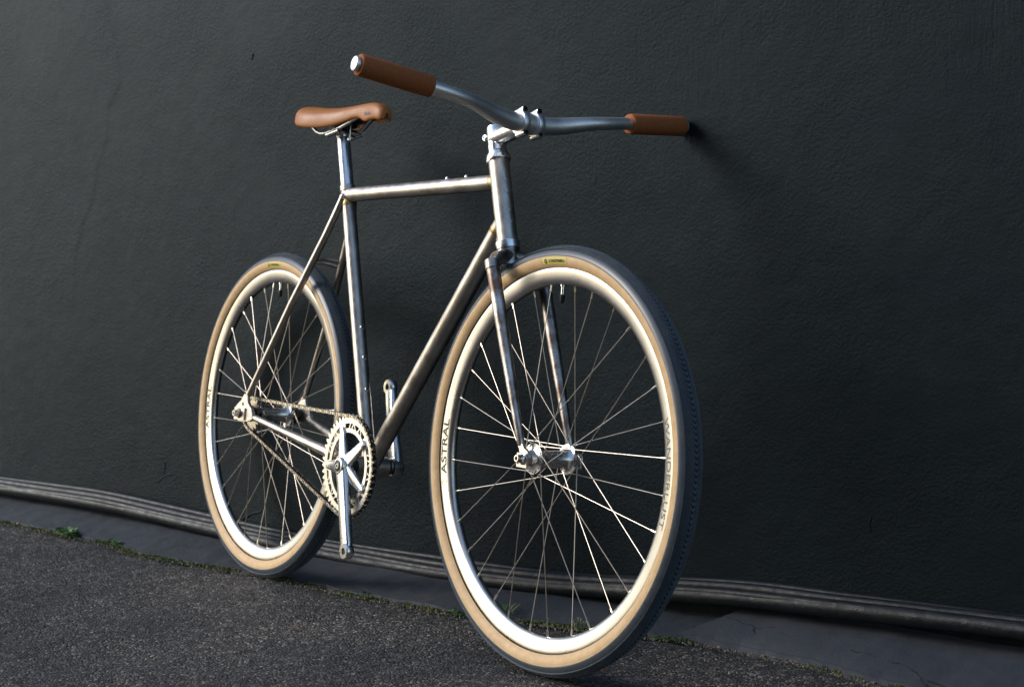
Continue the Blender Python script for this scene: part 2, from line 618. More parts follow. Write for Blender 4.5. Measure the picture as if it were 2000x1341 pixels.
def build_ground():
    x = np.concatenate([-1 - np.geomspace(0.8, 60, 22)[::-1], np.arange(-1.75, 1.85, 0.0085), 1 + np.geomspace(0.9, 60, 22)])
    y = np.concatenate([-np.geomspace(1.05, 60, 26)[::-1], np.arange(-1.0, 0.75, 0.0085), np.geomspace(0.8, 12, 12)])
    X, Y = np.meshgrid(x, y)
    near = smoothstep(3.0, 1.5, np.hypot(X, Y))
    Z = near * (0.0035 * vnoise(X, Y, 0.45, 21) + 0.0018 * vnoise(X, Y, 0.12, 22) + 0.0016 * vnoise(X, Y, 0.02, 23) + 0.0012 * vnoise(X, Y, 0.009, 24)) - 0.003
    d = seam_y(X) - Y                      # worn-away gutter along the seam
    Z -= near * 0.006 * np.exp(-(d / 0.02) ** 2)
    me = grid_mesh('asphalt_road', np.stack([X, Y, Z], -1), M['asphalt'])
    tag(put(me, 'asphalt_road'), kind='structure')
    # the painted concrete strip between asphalt and wall
    x = np.concatenate([np.arange(-3.0, -1.5, 0.05), np.arange(-1.5, 1.8, 0.007), np.arange(1.8, 4.0, 0.1)])
    t = np.concatenate([[0, 0.004], np.linspace(0.02, 1, 46)])
    X, T = np.meshgrid(x, t)
    rag = 0.006 * vnoise(X, X * 0, 0.05, 31) + 0.004 * vnoise(X, X * 0, 0.014, 32)
    y0 = seam_y(X) + rag
    Y = y0 + (wall_y(X) + 0.02 - y0) * T
    zr = 0.024 + 0.034 * smoothstep(0.962, 0.980, X - 0.065 * T) + 0.012 * smoothstep(-0.2, -1.2, X)
    Z = 0.004 + zr * T ** 0.8 + 0.003 * vnoise(X, Y, 0.16, 33) + 0.0015 * vnoise(X, Y, 0.04, 34)
    Z -= (T < 0.001) * 0.02
    Z += (T > 0.001) * (T < 0.01) * 0.002
    me = grid_mesh('concrete_strip', np.stack([X, Y, Z], -1), M['apron'])
    strip = tag(put(me, 'concrete_strip'), kind='structure')
    # hairline cracks in the strip
    def sz(px, py):
        tt = np.clip((py - seam_y(px)) / (wall_y(px) + 0.02 - seam_y(px)), 0, 1)
        zr = 0.024 + 0.034 * smoothstep(0.962, 0.980, px - 0.065 * tt) + 0.012 * smoothstep(-0.2, -1.2, px)
        return 0.004 + zr * tt ** 0.8 + 0.003 * vnoise(px, py, 0.16, 33) + 0.0015 * vnoise(px, py, 0.04, 34)
    for pts in ([(1.02, 0.425), (1.06, 0.428), (1.10, 0.432), (1.12, 0.445), (1.16, 0.44), (1.20, 0.438)], [(1.085, 0.43), (1.10, 0.418), (1.105, 0.400)],
                [(1.29, 0.452), (1.33, 0.458), (1.37, 0.455), (1.40, 0.462), (1.43, 0.452), (1.46, 0.436), (1.48, 0.424)], [(0.985, 0.372), (0.99, 0.392), (1.0, 0.41)],
                [(1.46, 0.445), (1.52, 0.447), (1.56, 0.450)]):
        pts = np.array(pts)
        k = np.linspace(0, len(pts) - 1, len(pts) * 6)
        px = np.interp(k, np.arange(len(pts)), pts[:, 0]) + rng.normal(0, 0.0012, len(k))
        py = np.interp(k, np.arange(len(pts)), pts[:, 1]) + rng.normal(0, 0.0012, len(k))
        b = MB()
        b.tube([(a, c, d) for a, c, d in zip(px, py, sz(px, py))], list(rng.uniform(0.0005, 0.0014, len(k))), M['crack'], 6)
        b.link('crack', strip, smooth=0)


build_ground()

# cables running along the foot of the wall
CTOP = np.array([(-3.6, 0.088), (-2.292, 0.087), (-1.807, 0.092), (-1.386, 0.073), (-0.951, 0.056), (-0.604, 0.058), (-0.235, 0.064), (0.006, 0.089), (0.128, 0.103), (0.294, 0.104),
                 (0.439, 0.102), (0.658, 0.114), (1.6, 0.13), (3.5, 0.15)])
CBOT = np.array([(-3.6, 0.062), (-2.228, 0.061), (-1.75, 0.061), (-1.337, 0.041), (-0.908, 0.028), (-0.567, 0.024), (-0.204, 0.046), (0.032, 0.066), (0.215, 0.080), (0.412, 0.086),
                 (0.674, 0.093), (1.6, 0.108), (3.5, 0.125)])


def build_cables():
    t = empty('cable_bundle')
    tag(t, 'bundle of dark painted cables running along the foot of the wall', 'cables')
    s = np.linspace(-3.4, 3.2, 520)
    k = np.array([1, 4, 6, 4, 1]) / 16
    top = np.interp(s, CTOP[:, 0], CTOP[:, 1])
    bot = np.interp(s, CBOT[:, 0], CBOT[:, 1])
    for _ in range(40):
        top[2:-2] = np.convolve(top, k, 'valid')
        bot[2:-2] = np.convolve(bot, k, 'valid')
    H = np.maximum(top - bot, 0.02)
    for fr, rad, off, sd in ((0.92, 0.0070, 0.016, 0), (0.62, 0.0098, 0.028, 1), (0.30, 0.0085, 0.041, 2), (-0.10, 0.0150, 0.038, 3)):
        z = bot + 0.002 + (H - 0.004) * fr + 0.0018 * vnoise(s, s * 0, 0.30, 40 + sd)
        o = off + 0.003 * vnoise(s, s * 0 + 9, 0.35, 50 + sd)
        r = rad * (1 + 0.07 * vnoise(s, s * 0, 0.09, 60 + sd))
        b = MB()
        b.tube([wall_point(a, c, d) for a, c, d in zip(s, z, o)], list(r), M['cable'], 14)
        b.link('cable', t, smooth=60)


build_cables()


# unseen brick building added across the street to darken wall and reflections
def build_added_building():
    m = mat('dark_brick', (0.055, 0.042, 0.036), 0.8, tint=(0.035, 0.028, 0.026), tint_scale=8)
    b = MB()
    for x0, x1, z0, z1 in ((-1.6, 15, 0, 0.9), (-1.6, 15, 2.3, 5.2), (-1.6, 0.2, 0.9, 2.3), (1.8, 3.8, 0.9, 2.3), (5.4, 7.4, 0.9, 2.3), (9.0, 15, 0.9, 2.3)):
        b.loft([[(x0, -5.6, z0), (x1, -5.6, z0), (x1, -9, z0), (x0, -9, z0)], [(x0, -5.6, z1), (x1, -5.6, z1), (x1, -9, z1), (x0, -9, z1)]], m)
    o = tag(b.link('added_street_building', smooth=0), kind='structure')
    g = mat('window_glass', (0.02, 0.022, 0.025), 0.08)
    for x0, x1 in ((0.2, 1.8), (3.8, 5.4), (7.4, 9.0)):
        b = MB()
        b.loft([[(x0, -5.75, 0.9), (x1, -5.75, 0.9), (x1, -5.8, 0.9), (x0, -5.8, 0.9)], [(x0, -5.75, 2.3), (x1, -5.75, 2.3), (x1, -5.8, 2.3), (x0, -5.8, 2.3)]], g)
        b.link('window', o, smooth=0)


build_added_building()

# ------------------------------------------------------------------ the bicycle
LEAN = R(5.0)
BZ = 0.3520
bike = empty('bicycle')
tag(bike, 'raw steel single speed bicycle with tan tyres leaning on the dark wall', 'bicycle')
bike.location = (0, BZ * math.tan(LEAN), BZ)
bike.rotation_euler = (-LEAN, 0, 0)
# bike frame: x forward, y to the rider's left (towards the wall), z up, origin at the rear axle
WB = 1.0179
BB = Vector((0.4333, 0, -0.071))
HA = math.atan2(1.0, 0.3083)


def steer_pt(z):
    return Vector((0.8691 - (z - 0.3) * 0.3083, 0, z))


SA = (steer_pt(0.6) - steer_pt(0.3)).normalized()
ST_TOP = Vector((0.2713, 0, 0.4699))


def seat_pt(z):
    f = (z - BB.z) / (ST_TOP.z - BB.z)
    return BB + (ST_TOP - BB) * f


# --- frame
f = MB()
f.lathe([(-0.036, 0.0195), (-0.0355, 0.0208), (0.0355, 0.0208), (0.036, 0.0195)], BB, (0, 1, 0), M['steel'], 32)
frame = f.link('frame', bike)
f = MB()
h0, h1 = steer_pt(0.3600), steer_pt(0.5065)
f.tube([h0, h1], 0.0185, M['steel'], 40)
ht = f.link('head_tube', frame)
f = MB()
f.tube([seat_pt(-0.07), seat_pt(0.478)], 0.0143, M['steel'], 28)
f.lathe([(0, 0.0143), (0.001, 0.0156), (0.012, 0.0156), (0.013, 0.0143)], seat_pt(0.476), (ST_TOP - BB), M['steel'], 28)
f.link('seat_tube', frame)
f = MB()
a, b_ = Vector((0.2705, 0, 0.4692)), Vector((0.812, 0, 0.4685))
f.tube([a, b_], 0.0143, M['steel'], 28)
tt = f.link('top_tube', frame)
f = MB()
f.tube([BB + Vector((0.008, 0, 0.008)), Vector((0.839, 0, 0.4015))], 0.0172, M['steel'], 32)
f.link('down_tube', frame)
for s in (-1, 1):
    f = MB()
    f.tube([(0.0190, s * 0.0685, 0.040), (0.15, s * 0.048, 0.242), (0.240, s * 0.026, 0.388), (0.2655, s * 0.017, 0.440), (0.273, s * 0.0125, 0.462)],
           [0.0062, 0.0078, 0.0080, 0.0080, 0.0076], M['steel'], 18)
    f.lathe([(0, 0.0080), (0.004, 0.0078), (0.0075, 0.0055), (0.009, 0.001)], (0.2735, s * 0.0122, 0.463), (0.25, -s * 0.1, 0.75), M['steel'], 18)
    f.link('seat_stay', frame)
    f = MB()
    f.tube([(0.046, s * 0.0665, -0.005), (0.14, s * 0.055, -0.0215), (0.25, s * 0.043, -0.040), (0.34, s * 0.034, -0.055), (0.424, s * 0.024, -0.069)],
           [0.0066, 0.0080, 0.0098, 0.0110, 0.0112], M['steel'], 20)
    f.link('chain_stay', frame)
    # rear dropout with its hooded plate and axle slot block
    f = MB()
    yo, yi = s * 0.0735, s * 0.0665
    f.prism([(0.0100, 0.0425), (0.0240, 0.0418), (0.0262, 0.0280), (0.0345, 0.0190), (0.0465, 0.0130), (0.0530, 0.0010), (0.0526, -0.0100), (0.0275, -0.0160),
             (-0.0140, -0.0170), (-0.0277, -0.0092), (-0.0300, 0.0112), (-0.0203, 0.0192), (-0.0032, 0.0285)], yo, yi, M['dropout'])
    f.lathe([(0, 0.0042), (0.0005, 0.0042)], (0.0065, s * 0.0735, 0.0205), (0, s, 0), M['hole'], 14)
    f.prism([(-0.0255, -0.0145), (0.0225, -0.0135), (0.0235, 0.0125), (-0.0245, 0.0115)], s * 0.0780, s * 0.0736, M['dropout'])
    f.prism([(0.0060, -0.0045), (0.0175, -0.0045), (0.0175, 0.0045), (0.0060, 0.0045)], s * 0.0784, s * 0.0775, M['hole'])
    f.link('dropout', frame, bevel=0.0008)
# brazed fillets
f = MB()
def ring(o, ax, r, w, m=M['brass'], n=28):
    f.lathe([(-w, r), (-w * 0.4, r * 1.045), (w * 0.4, r * 1.045), (w, r)], o, ax, m, n)
ring(seat_pt(0.4505), ST_TOP - BB, 0.0143, 0.006)
f.link('fillet', frame)
f = MB()
ring(Vector((0.2865, 0, 0.4692)), (1, 0, 0), 0.0143, 0.004, M['steel'])
f.link('fillet', frame)
f = MB()
dtd = (Vector((0.839, 0, 0.4015)) - BB).normalized()
ring(Vector((0.839, 0, 0.4015)) - dtd * 0.024, dtd, 0.0172, 0.005)
f.link('fillet', frame)
f = MB()
ring(Vector((0.797, 0, 0.4685)), (1, 0, 0), 0.0143, 0.004)
f.link('fillet', frame)
# bottle bosses on the seat tube's front and cable stops on the top tube
boss = MB()
boss.lathe([(0, 0.0048), (0.0022, 0.0044), (0.0024, 0.0026), (0.0010, 0.0024)], (0, 0, 0), (0, 0, 1), M['dropout'], 16)
boss.lathe([(0.0011, 0.0024), (0.0014, 0.0023)], (0, 0, 0), (0, 0, 1), M['hole'], 12)
bme = boss.mesh('bottle_boss')
sd = (ST_TOP - BB).normalized()
sf = Vector((sd.z, 0, -sd.x))
q = sf.to_track_quat('Z', 'Y')
for z in (0.1965, 0.137, 0.075):
    o = put(bme, 'bottle_boss', frame)
    o.rotation_mode = 'QUATERNION'
    o.rotation_quaternion = q
    o.location = seat_pt(z) + sf * 0.0140
stop = MB()
stop.lathe([(0, 0.0038), (0.003, 0.0034), (0.0045, 0.002)], (0, 0, 0), (0, 0, 1), M['alu'], 12)
sme = stop.mesh('cable_stop')
for x in (0.642, 0.706):
    o = put(sme, 'cable_stop', frame)
    o.location = (x, 0, 0.4686 + 0.0142)
# brake bridge: two swept arms between the seat stays
for dz, bow in ((0.0, 0.020), (0.018, 0.032)):
    f = MB()
    pts = []
    for k in range(13):
        u = k / 12 * 2 - 1
        pts.append((0.2065 - dz * 0.9 + bow * (1 - u * u) * -0.55, u * 0.0335, 0.333 - dz * 0.5 + bow * (1 - u * u) * 0.25))
    f.tube(pts, 0.0036, M['steel'], 10)
    f.link('brake_bridge', frame)
# head badge: raised cut-out plates on the front of the head tube
badge = MB()
fd = Vector((SA.z, 0, -SA.x))           # forward, square to the head tube
for z, w, hgt, sh in ((0.4720, 0.0085, 0.0085, 0), (0.4520, 0.0090, 0.0090, 0), (0.4330, 0.0060, 0.0090, 1), (0.4170, 0.0085, 0.0070, 0), (0.3985, 0.0095, 0.0090, 0)):
    rings = []
    for dr, sc_ in ((0.0, 1.0), (0.0010, 0.97), (0.0012, 0.75), (0.0012, 0.5), (0.0012, 0.25)):
        loop = []
        for k in range(20):
            a = 2 * math.pi * k / 20
            lx, lz = w * math.cos(a) * sc_, hgt * math.sin(a) * sc_
            if sh:
                lx *= 0.75 + 0.5 * math.sin(a)
            ang = lx / 0.0185
            c = steer_pt(z) + SA * lz
            rr = 0.0183 + dr
            loop.append(c + fd * (math.cos(ang) * rr) + Vector((0, 1, 0)) * (math.sin(ang) * rr))
        rings.append(loop)
    badge.loft(rings, M['steel'])
badge.link('head_badge', frame, smooth=30)

# --- headset
hs = MB()
hs.lathe([(-0.0125, 0.0178), (-0.012, 0.0212), (-0.001, 0.0222), (0.0005, 0.0222), (0.002, 0.0190)], steer_pt(0.3605), SA, M['alu'], 40)
hs.link('headset_cup', bike)
hs = MB()
hs.lathe([(-0.002, 0.0190), (-0.001, 0.0221), (0.0015, 0.0226), (0.004, 0.0221), (0.0042, 0.0212), (0.007, 0.0212), (0.0095, 0.0205), (0.0100, 0.0188), (0.0140, 0.0180), (0.0145, 0.0168)],
         steer_pt(0.5075), SA, M['alu'], 40)
hs.link('headset_cup', bike)

# --- fork
FA = Vector((WB, 0, 0))
f = MB()
cr = steer_pt(0.3290)
f.lathe([(-0.013, 0.0150), (-0.0115, 0.0172), (0.012, 0.0178), (0.0185, 0.0182), (0.020, 0.0165)], cr + SA * 0.002, SA, M['forksteel'], 36)
leg_top = lambda s: Vector((0.8850, s * 0.0525, 0.3165))
for s in (-1, 1):
    lt = leg_top(s)
    f.tube([cr + Vector((0.0, 0, 0.007)), cr + Vector((0.003, s * 0.018, 0.006)), cr + Vector((0.010, s * 0.034, 0.001)), lt + Vector((-0.004, -s * 0.008, 0.006)), lt + Vector((-0.001, -s * 0.001, 0.003))],
           [0.0150, 0.0140, 0.0130, 0.0124, 0.0122], M['forksteel'], 26)
    ld = (Vector((1.0010, s * 0.0505, 0.0200)) - lt).normalized()
    f.lathe([(-0.012, 0.0100), (-0.009, 0.0130), (0.006, 0.0136), (0.0065, 0.0122)], lt, ld, M['forksteel'], 28)
fork = f.link('fork', bike)
for s in (-1, 1):
    f = MB()
    lt = leg_top(s)
    lb = Vector((1.0015, s * 0.0508, 0.0200))
    f.tube([lt + (lb - lt) * k for k in (0.0, 0.3, 0.6, 0.85, 0.985, 1.0)], [0.0121, 0.0114, 0.0096, 0.0076, 0.0066, 0.0050], M['forksteel'], 24)
    f.link('fork_leg', fork)
    f = MB()
    ft = []
    y0, y1 = s * 0.0540, s * 0.0475
    f.prism([(0.9955, 0.0235), (1.0085, 0.0235), (1.0130, 0.0165), (1.0235, 0.0120), (1.0290, 0.0030), (1.0262, -0.0085), (1.0180, -0.0130), (1.0080, -0.0110), (1.0040, -0.0020), (1.0015, 0.0100)],
            y0, y1, M['dropout'])
    f.link('dropout', fork, bevel=0.0008)
    f = MB()
    f.prism([(1.0000, -0.0150), (1.0280, -0.0150), (1.0260, 0.0085), (0.9995, 0.0085)], s * 0.0572, s * 0.0543, M['dropout'])
    f.lathe([(0, 0.0100), (0.0015, 0.0106), (0.003, 0.0080), (0.006, 0.0070), (0.0135, 0.0066), (0.0142, 0.0056), (0.0142, 0.0034), (0.010, 0.0032)], FA + Vector((0, s * 0.0572, 0)), (0, s, 0), M['alu'], 24)
    f.lathe([(0.0100, 0.0032), (0.0105, 0.0030)], FA + Vector((0, s * 0.0572, 0)), (0, s, 0), M['hole'], 14)
    for dx in (-0.0135,):
        for dz in (0.004, -0.0085):
            f.lathe([(0, 0.0020), (0.0006, 0.0018)], FA + Vector((dx, s * 0.0572, dz)), (0, s, 0), M['hole'], 10)
    f.link('axle_nut', fork, bevel=0.0008)

# --- wheels
RIM_PROF = [(0.3160, -0.0100), (0.3168, -0.0108), (0.3166, -0.0119), (0.3150, -0.0124), (0.3125, -0.0124), (0.3085, -0.0120), (0.3030, -0.0112), (0.2980, -0.0102), (0.2940, -0.0087), (0.2908, -0.0065),
            (0.2889, -0.0036), (0.2883, 0.0)]
RIM_PROF = RIM_PROF + [(r, -y) for r, y in RIM_PROF[-2::-1]] + [(0.3110, 0.0095), (0.3080, 0.0), (0.3110, -0.0095)]


def rim_side_y(r):
    rr = [p[0] for p in RIM_PROF[2:11]][::-1]
    yy = [p[1] for p in RIM_PROF[2:11]][::-1]
    return float(np.interp(r, rr, yy))


RC, RM = 0.3315, 0.0205


def tyre_pt(al, th, dr=0.0):
    """al: place round the wheel, th: 0 at the crown, positive to the near side"""
    r = RC + (RM + dr) * math.cos(th)
    return (r * math.cos(al), -(RM + dr) * math.sin(th), r * math.sin(al))


def text_mesh(body, size=1.0, bold=0.0):
    c = bpy.data.curves.new('lettering', 'FONT')
    c.body = body
    c.size = size
    c.resolution_u = 3
    c.offset = bold
    o = bpy.data.objects.new('lettering', c)
    COL.objects.link(o)
    dg = bpy.context.evaluated_depsgraph_get()
    dg.update()
    me = bpy.data.meshes.new_from_object(o.evaluated_get(dg))
    v = np.array([x.co[:] for x in me.vertices])
    fs = [tuple(p.vertices) for p in me.polygons]
    bpy.data.objects.remove(o)
    bpy.data.curves.remove(c)
    bpy.data.meshes.remove(me)
    v[:, 0] -= v[:, 0].min()
    return v, fs


def lettering_on(parent, body, mapper, width, height, m=M['ink'], name='lettering', shear=0.0, bold=0.0):
    v, fs = text_mesh(body, bold=bold)
    cap = v[:, 1].max() - max(v[:, 1].min(), 0)
    v[:, 0] = v[:, 0] + shear * v[:, 1]
    u = (v[:, 0] - v[:, 0].min()) / (v[:, 0].max() - v[:, 0].min()) * width
    w = v[:, 1] / cap * height
    P = [mapper(a, b) for a, b in zip(u, w)]
    return put(raw_mesh(name, P, fs, [m], smooth=False), name, parent)


def ring_mesh(parent, mapper, cu, cv, r0, r1, m=M['ink'], name='emblem', slash=True):
    n = 28
    P, F = [], []
    for k in range(n):
        a = 2 * math.pi * k / n
        P += [mapper(cu + r0 * math.cos(a), cv + r0 * math.sin(a)), mapper(cu + r1 * math.cos(a), cv + r1 * math.sin(a))]
    for k in range(n):
        j = (k + 1) % n
        F.append((2 * k, 2 * k + 1, 2 * j + 1, 2 * j))
    if slash:
        o = len(P)
        d = (r1 - r0) * 0.5
        c = math.sqrt(0.5)
        for sx, sg in ((-1, -1), (-1, 1), (1, 1), (1, -1)):
            lx, ly = sx * r0, sg * d
            P.append(mapper(cu + c * (lx - ly), cv + c * (lx + ly)))
        F.append((o, o + 1, o + 2, o + 3))
    return put(raw_mesh(name, P, F, [m], smooth=False), name, parent)


def tread_mesh():
    V, F = [], []
    nseg = 740
    rows = [R(x) for x in np.arange(11, 50, 4.7)]
    base = []
    for sgn in (1, -1):
        for ri, th in enumerate(rows):
            r_here = RC + RM * math.cos(th)
            lw = 0.00105 * r_here / 0.34
            tw = R(1.75)
            for k in range(nseg):
                base.append((2 * math.pi * (k + 0.5 * (ri % 2)) / nseg, sgn * th, lw, tw, 0.0016 if ri < len(rows) - 1 else 0.0030))
    base = np.array(base)
    al, th, lw, tw, hh = base.T
    def pt(a, t, h):
        r = RC + (RM + h) * np.cos(t)
        return np.stack([r * np.cos(a), -(RM + h) * np.sin(t), r * np.sin(a)], -1)
    da = lw / 0.35
    c = [pt(al - da, th - tw, -0.0003), pt(al + da, th - tw, -0.0003), pt(al + da, th + tw, -0.0003), pt(al - da, th + tw, -0.0003),
         pt(al - da * .7, th - tw * .7, hh), pt(al + da * .7, th - tw * .7, hh), pt(al + da * .7, th + tw * .7, hh), pt(al - da * .7, th + tw * .7, hh)]
    V = np.stack(c, 1).reshape(-1, 3)
    q = np.array([(4, 5, 6, 7), (0, 1, 5, 4), (1, 2, 6, 5), (2, 3, 7, 6), (3, 0, 4, 7)])
    F = (np.arange(len(al))[:, None, None] * 8 + q[None]).reshape(-1, 4)
    # chevrons along the crown
    nch = 250
    cv, cf = [], []
    for k in range(nch):
        a0 = 2 * math.pi * k / nch
        for sgn in (1, -1):
            for lay in (0, 1):
                h = -0.0003 if lay == 0 else 0.0020
                for a, t in ((0.0, 0.3), (0.0105, 0.3), (0.0225, 8.4), (0.0125, 8.4)):
                    cv.append(pt(np.array(a0 + a), np.array(R(t) * sgn), h))
            o = len(cv) - 8
            cf += [(o + 4, o + 5, o + 6, o + 7)] + [(o + i, o + (i + 1) % 4, o + 4 + (i + 1) % 4, o + 4 + i) for i in range(4)]
    cv = np.array(cv)
    cf = np.array(cf) + len(V)
    V = np.concatenate([V, cv])
    F = np.concatenate([F, cf])
    me = bpy.data.meshes.new('tread')
    me.from_pydata(V.tolist(), [], F.tolist())
    me.materials.append(M['knob'])
    bm = bmesh.new()
    bm.from_mesh(me)
    bmesh.ops.recalc_face_normals(bm, faces=bm.faces)
    bm.to_mesh(me)
    bm.free()
    return me


def tyre_mesh():
    t = MB()
    n = 180
    ths = np.concatenate([np.linspace(137, 81, 16), np.linspace(79, -79, 30), np.linspace(-81, -137, 16)])
    V, F, mi = [], [], []
    for k in range(n):
        a = 2 * math.pi * k / n
        for th in ths:
            step = 0.0006 if abs(th) <= 80 else 0.0
            V.append(tyre_pt(a, R(th), step))
    c = len(ths)
    for k in range(n):
        j = (k + 1) % n
        for i in range(c - 1):
            F.append((k * c + i, j * c + i, j * c + i + 1, k * c + i + 1))
            mi.append((2 if abs(ths[i]) < 49 and abs(ths[i + 1]) < 49 else 1) if 15 <= i < c - 16 else 0)
    me = raw_mesh('tyre', V, F, [M['tan'], M['tread'], M['groove']], mi)
    bm = bmesh.new()
    bm.from_mesh(me)
    bmesh.ops.recalc_face_normals(bm, faces=bm.faces)
    bm.to_mesh(me)
    bm.free()
    return me


rim_b = MB()
rim_b.lathe([(y, r) for r, y in RIM_PROF], (0, 0, 0), (0, 1, 0), M['rim'], 180, closed=True)
RIM_ME = rim_b.mesh('rim', smooth=50)
TYRE_ME = tyre_mesh()
TREAD_ME = tread_mesh()


def spoke_mesh(flange_y, fr, side, direction, head):
    b = MB()
    a = R(66.0) * direction
    y0 = flange_y + side * 0.0022 * head
    p0 = Vector((fr * math.cos(a), y0, fr * math.sin(a)))
    p1 = Vector((0.2925, side * 0.0020, 0))
    d = (p1 - p0)
    b.tube([p0 - Vector((0, side * 0.004 * head, 0)), p0, p0 + d * 0.12, p0 + d * 0.16, p1], [0.0010, 0.0010, 0.0010, 0.0008, 0.0008], M['spoke'], 8)
    e = d.normalized()
    b.lathe([(-0.0145, 0.0012), (-0.0140, 0.0019), (-0.0040, 0.0020), (-0.0035, 0.0026), (0.0, 0.0027)], p1, e, M['nipple'], 8)
    return b.mesh('spoke')


def build_wheel(name_label, rear):
    w = empty('wheel', bike)
    w['label'] = name_label
    put(RIM_ME, 'rim', w)
    put(TYRE_ME, 'tyre', w)
    tr = put(TREAD_ME, 'tread', w)
    tr['kind'] = 'stuff'
    # hub
    fn, ff = (-0.0355, 0.0355) if not rear else (-0.0345, 0.0390)
    h = MB()
    h.lathe([(fn - 0.012, 0.0090), (fn - 0.0115, 0.0125), (fn - 0.0035, 0.0145), (fn - 0.002, 0.0180), (fn - 0.0017, 0.0255), (fn + 0.0017, 0.0255), (fn + 0.003, 0.0200), (fn + 0.008, 0.0165), (fn + 0.012, 0.0150),
             (ff - 0.012, 0.0150), (ff - 0.008, 0.0165), (ff - 0.003, 0.0200), (ff - 0.0017, 0.0255), (ff + 0.0017, 0.0255), (ff + 0.002, 0.0180), (ff + 0.0035, 0.0145), (ff + 0.0115, 0.0125), (ff + 0.012, 0.0090)],
            (0, 0, 0), (0, 1, 0), M['alu'], 48)
    for k in range(16):
        for fy in (fn - 0.0018, ff - 0.0018, fn + 0.0018, ff + 0.0018):
            a = R(22.5 * k + 6)
            h.lathe([(-0.0002, 0.0016), (0.0002, 0.0016)], (0.0225 * math.cos(a), fy, 0.0225 * math.sin(a)), (0, 1, 0), M['hole'], 8)
    if rear:
        h.lathe([(ff + 0.010, 0.0175), (ff + 0.011, 0.0185), (ff + 0.020, 0.0185), (ff + 0.021, 0.0150), (ff + 0.026, 0.0150)], (0, 0, 0), (0, 1, 0), M['chaindark'], 32)
        h.lathe([(fn - 0.022, 0.0150), (fn - 0.011, 0.0170)], (0, 0, 0), (0, 1, 0), M['chaindark'], 32)
    h.lathe([(-0.0640, 0.0050), (0.0640, 0.0050)], (0, 0, 0), (0, 1, 0), M['satin'], 16)
    h.link('hub', w, smooth=40)
    # spokes: nipples at 5.6 deg either side of the valve, every 11.25 deg
    types = {}
    for side in (-1, 1):
        for di in (-1, 1):
            types[(side, di)] = spoke_mesh(fn if side < 0 else ff, 0.0225, side, di, 1 if di > 0 else -1)
    for k in range(32):
        side = -1 if k % 2 == 0 else 1
        di = 1 if (k // 2) % 2 == 0 else -1
        o = put(types[(side, di)], 'spoke', w)
        o.rotation_euler = (0, -R(90 + 5.625 + 11.25 * k), 0)
    # valve
    v = MB()
    v.lathe([(0.0005, 0.0045), (-0.003, 0.0045), (-0.0032, 0.0030), (-0.017, 0.0030), (-0.0172, 0.0022)], (0, 0, 0.2883), (0, 0, 1), M['alu'], 14)
    v.lathe([(-0.016, 0.0036), (-0.0165, 0.0043), (-0.028, 0.0040), (-0.0305, 0.0025)], (0, 0, 0.2883), (0, 0, 1), M['black'], 14)
    v.link('valve', w)
    # printed words on the near side of the rim, read clockwise, tops outward
    def rim_map(al0):
        def mp(u, v_):
            r = 0.2990 + v_
            al = al0 - u / 0.306
            return (r * math.cos(al), rim_side_y(r) - 0.0003, r * math.sin(al))
        return mp
    lettering_on(w, 'ASTRAL', rim_map(R(190.6)), 0.1010, 0.0128, bold=0.022)
    ring_mesh(w, rim_map(R(193.4)), 0.0, 0.0055, 0.0052, 0.0059)
    if not rear:
        lettering_on(w, 'WANDERLUST', rim_map(R(17.2)), 0.170, 0.0110, bold=0.0, m=M['greyink'])
    # yellow patch on the tan sidewall
    def tyre_map(u, v_):
        r = 0.3218 + v_
        th = math.acos(max(-1, min(1, (r - RC) / RM)))
        return tyre_pt(R(95.9) - u / 0.328, th, tyre_map.lift)
    tyre_map.lift = 0.0004
    nu, nv = 24, 6
    P = [tyre_map(0.0640 * i / nu, 0.0098 * j / nv) for j in range(nv + 1) for i in range(nu + 1)]
    F = [(j * (nu + 1) + i, j * (nu + 1) + i + 1, (j + 1) * (nu + 1) + i + 1, (j + 1) * (nu + 1) + i) for j in range(nv) for i in range(nu)]
    put(raw_mesh('tyre_patch', P, F, [M['yellow']]), 'tyre_patch', w)
    tyre_map.lift = 0.0008
    lettering_on(w, 'ULTRADYNAMICO', lambda u, v_: tyre_map(0.0165 + u, 0.0026 + v_), 0.0430, 0.0048, name='lettering', bold=0.03)
    ring_mesh(w, lambda u, v_: tyre_map(0.0085 + u, 0.0050 + v_), 0, 0, 0.0016, 0.0038, slash=False)
    return w


fw = build_wheel('front wheel', False)
fw.location = FA
rw = build_wheel('rear wheel', True)
rw.location = (0, 0, 0)

# rear axle nuts
for s in (-1, 1):
    b = MB()
    b.lathe([(0.0782, 0.0105), (0.0795, 0.0108), (0.0815, 0.0095)], (0, 0, 0), (0, s, 0), M['brass'], 24)
    b.lathe([(0.0812, 0.0075), (0.0910, 0.0066), (0.0918, 0.0058), (0.0918, 0.0034), (0.087, 0.0032)], (0, 0, 0), (0, s, 0), M['alu'], 24)
    b.lathe([(0.0872, 0.0032), (0.0875, 0.0030)], (0, 0, 0), (0, s, 0), M['hole'], 12)
    b.link('axle_nut', bike)

# --- drivetrain
YC = -0.0470                                       # chain line
NR, NC = 48, 17
RR_, RCG = 0.0127 / (2 * math.sin(math.pi / NR)), 0.0127 / (2 * math.sin(math.pi / NC))


def tooth_loop(n, rp, phase=0.0):
    L = []
    for k in range(n):
        for fr, r in ((0.0, rp - 0.0042), (0.14, rp - 0.0032), (0.30, rp + 0.0022), (0.42, rp + 0.0046), (0.58, rp + 0.0046), (0.70, rp + 0.0022), (0.86, rp - 0.0032)):
            a = phase + 2 * math.pi * (k + fr) / n
            L.append((r * math.cos(a), r * math.sin(a)))
    return L


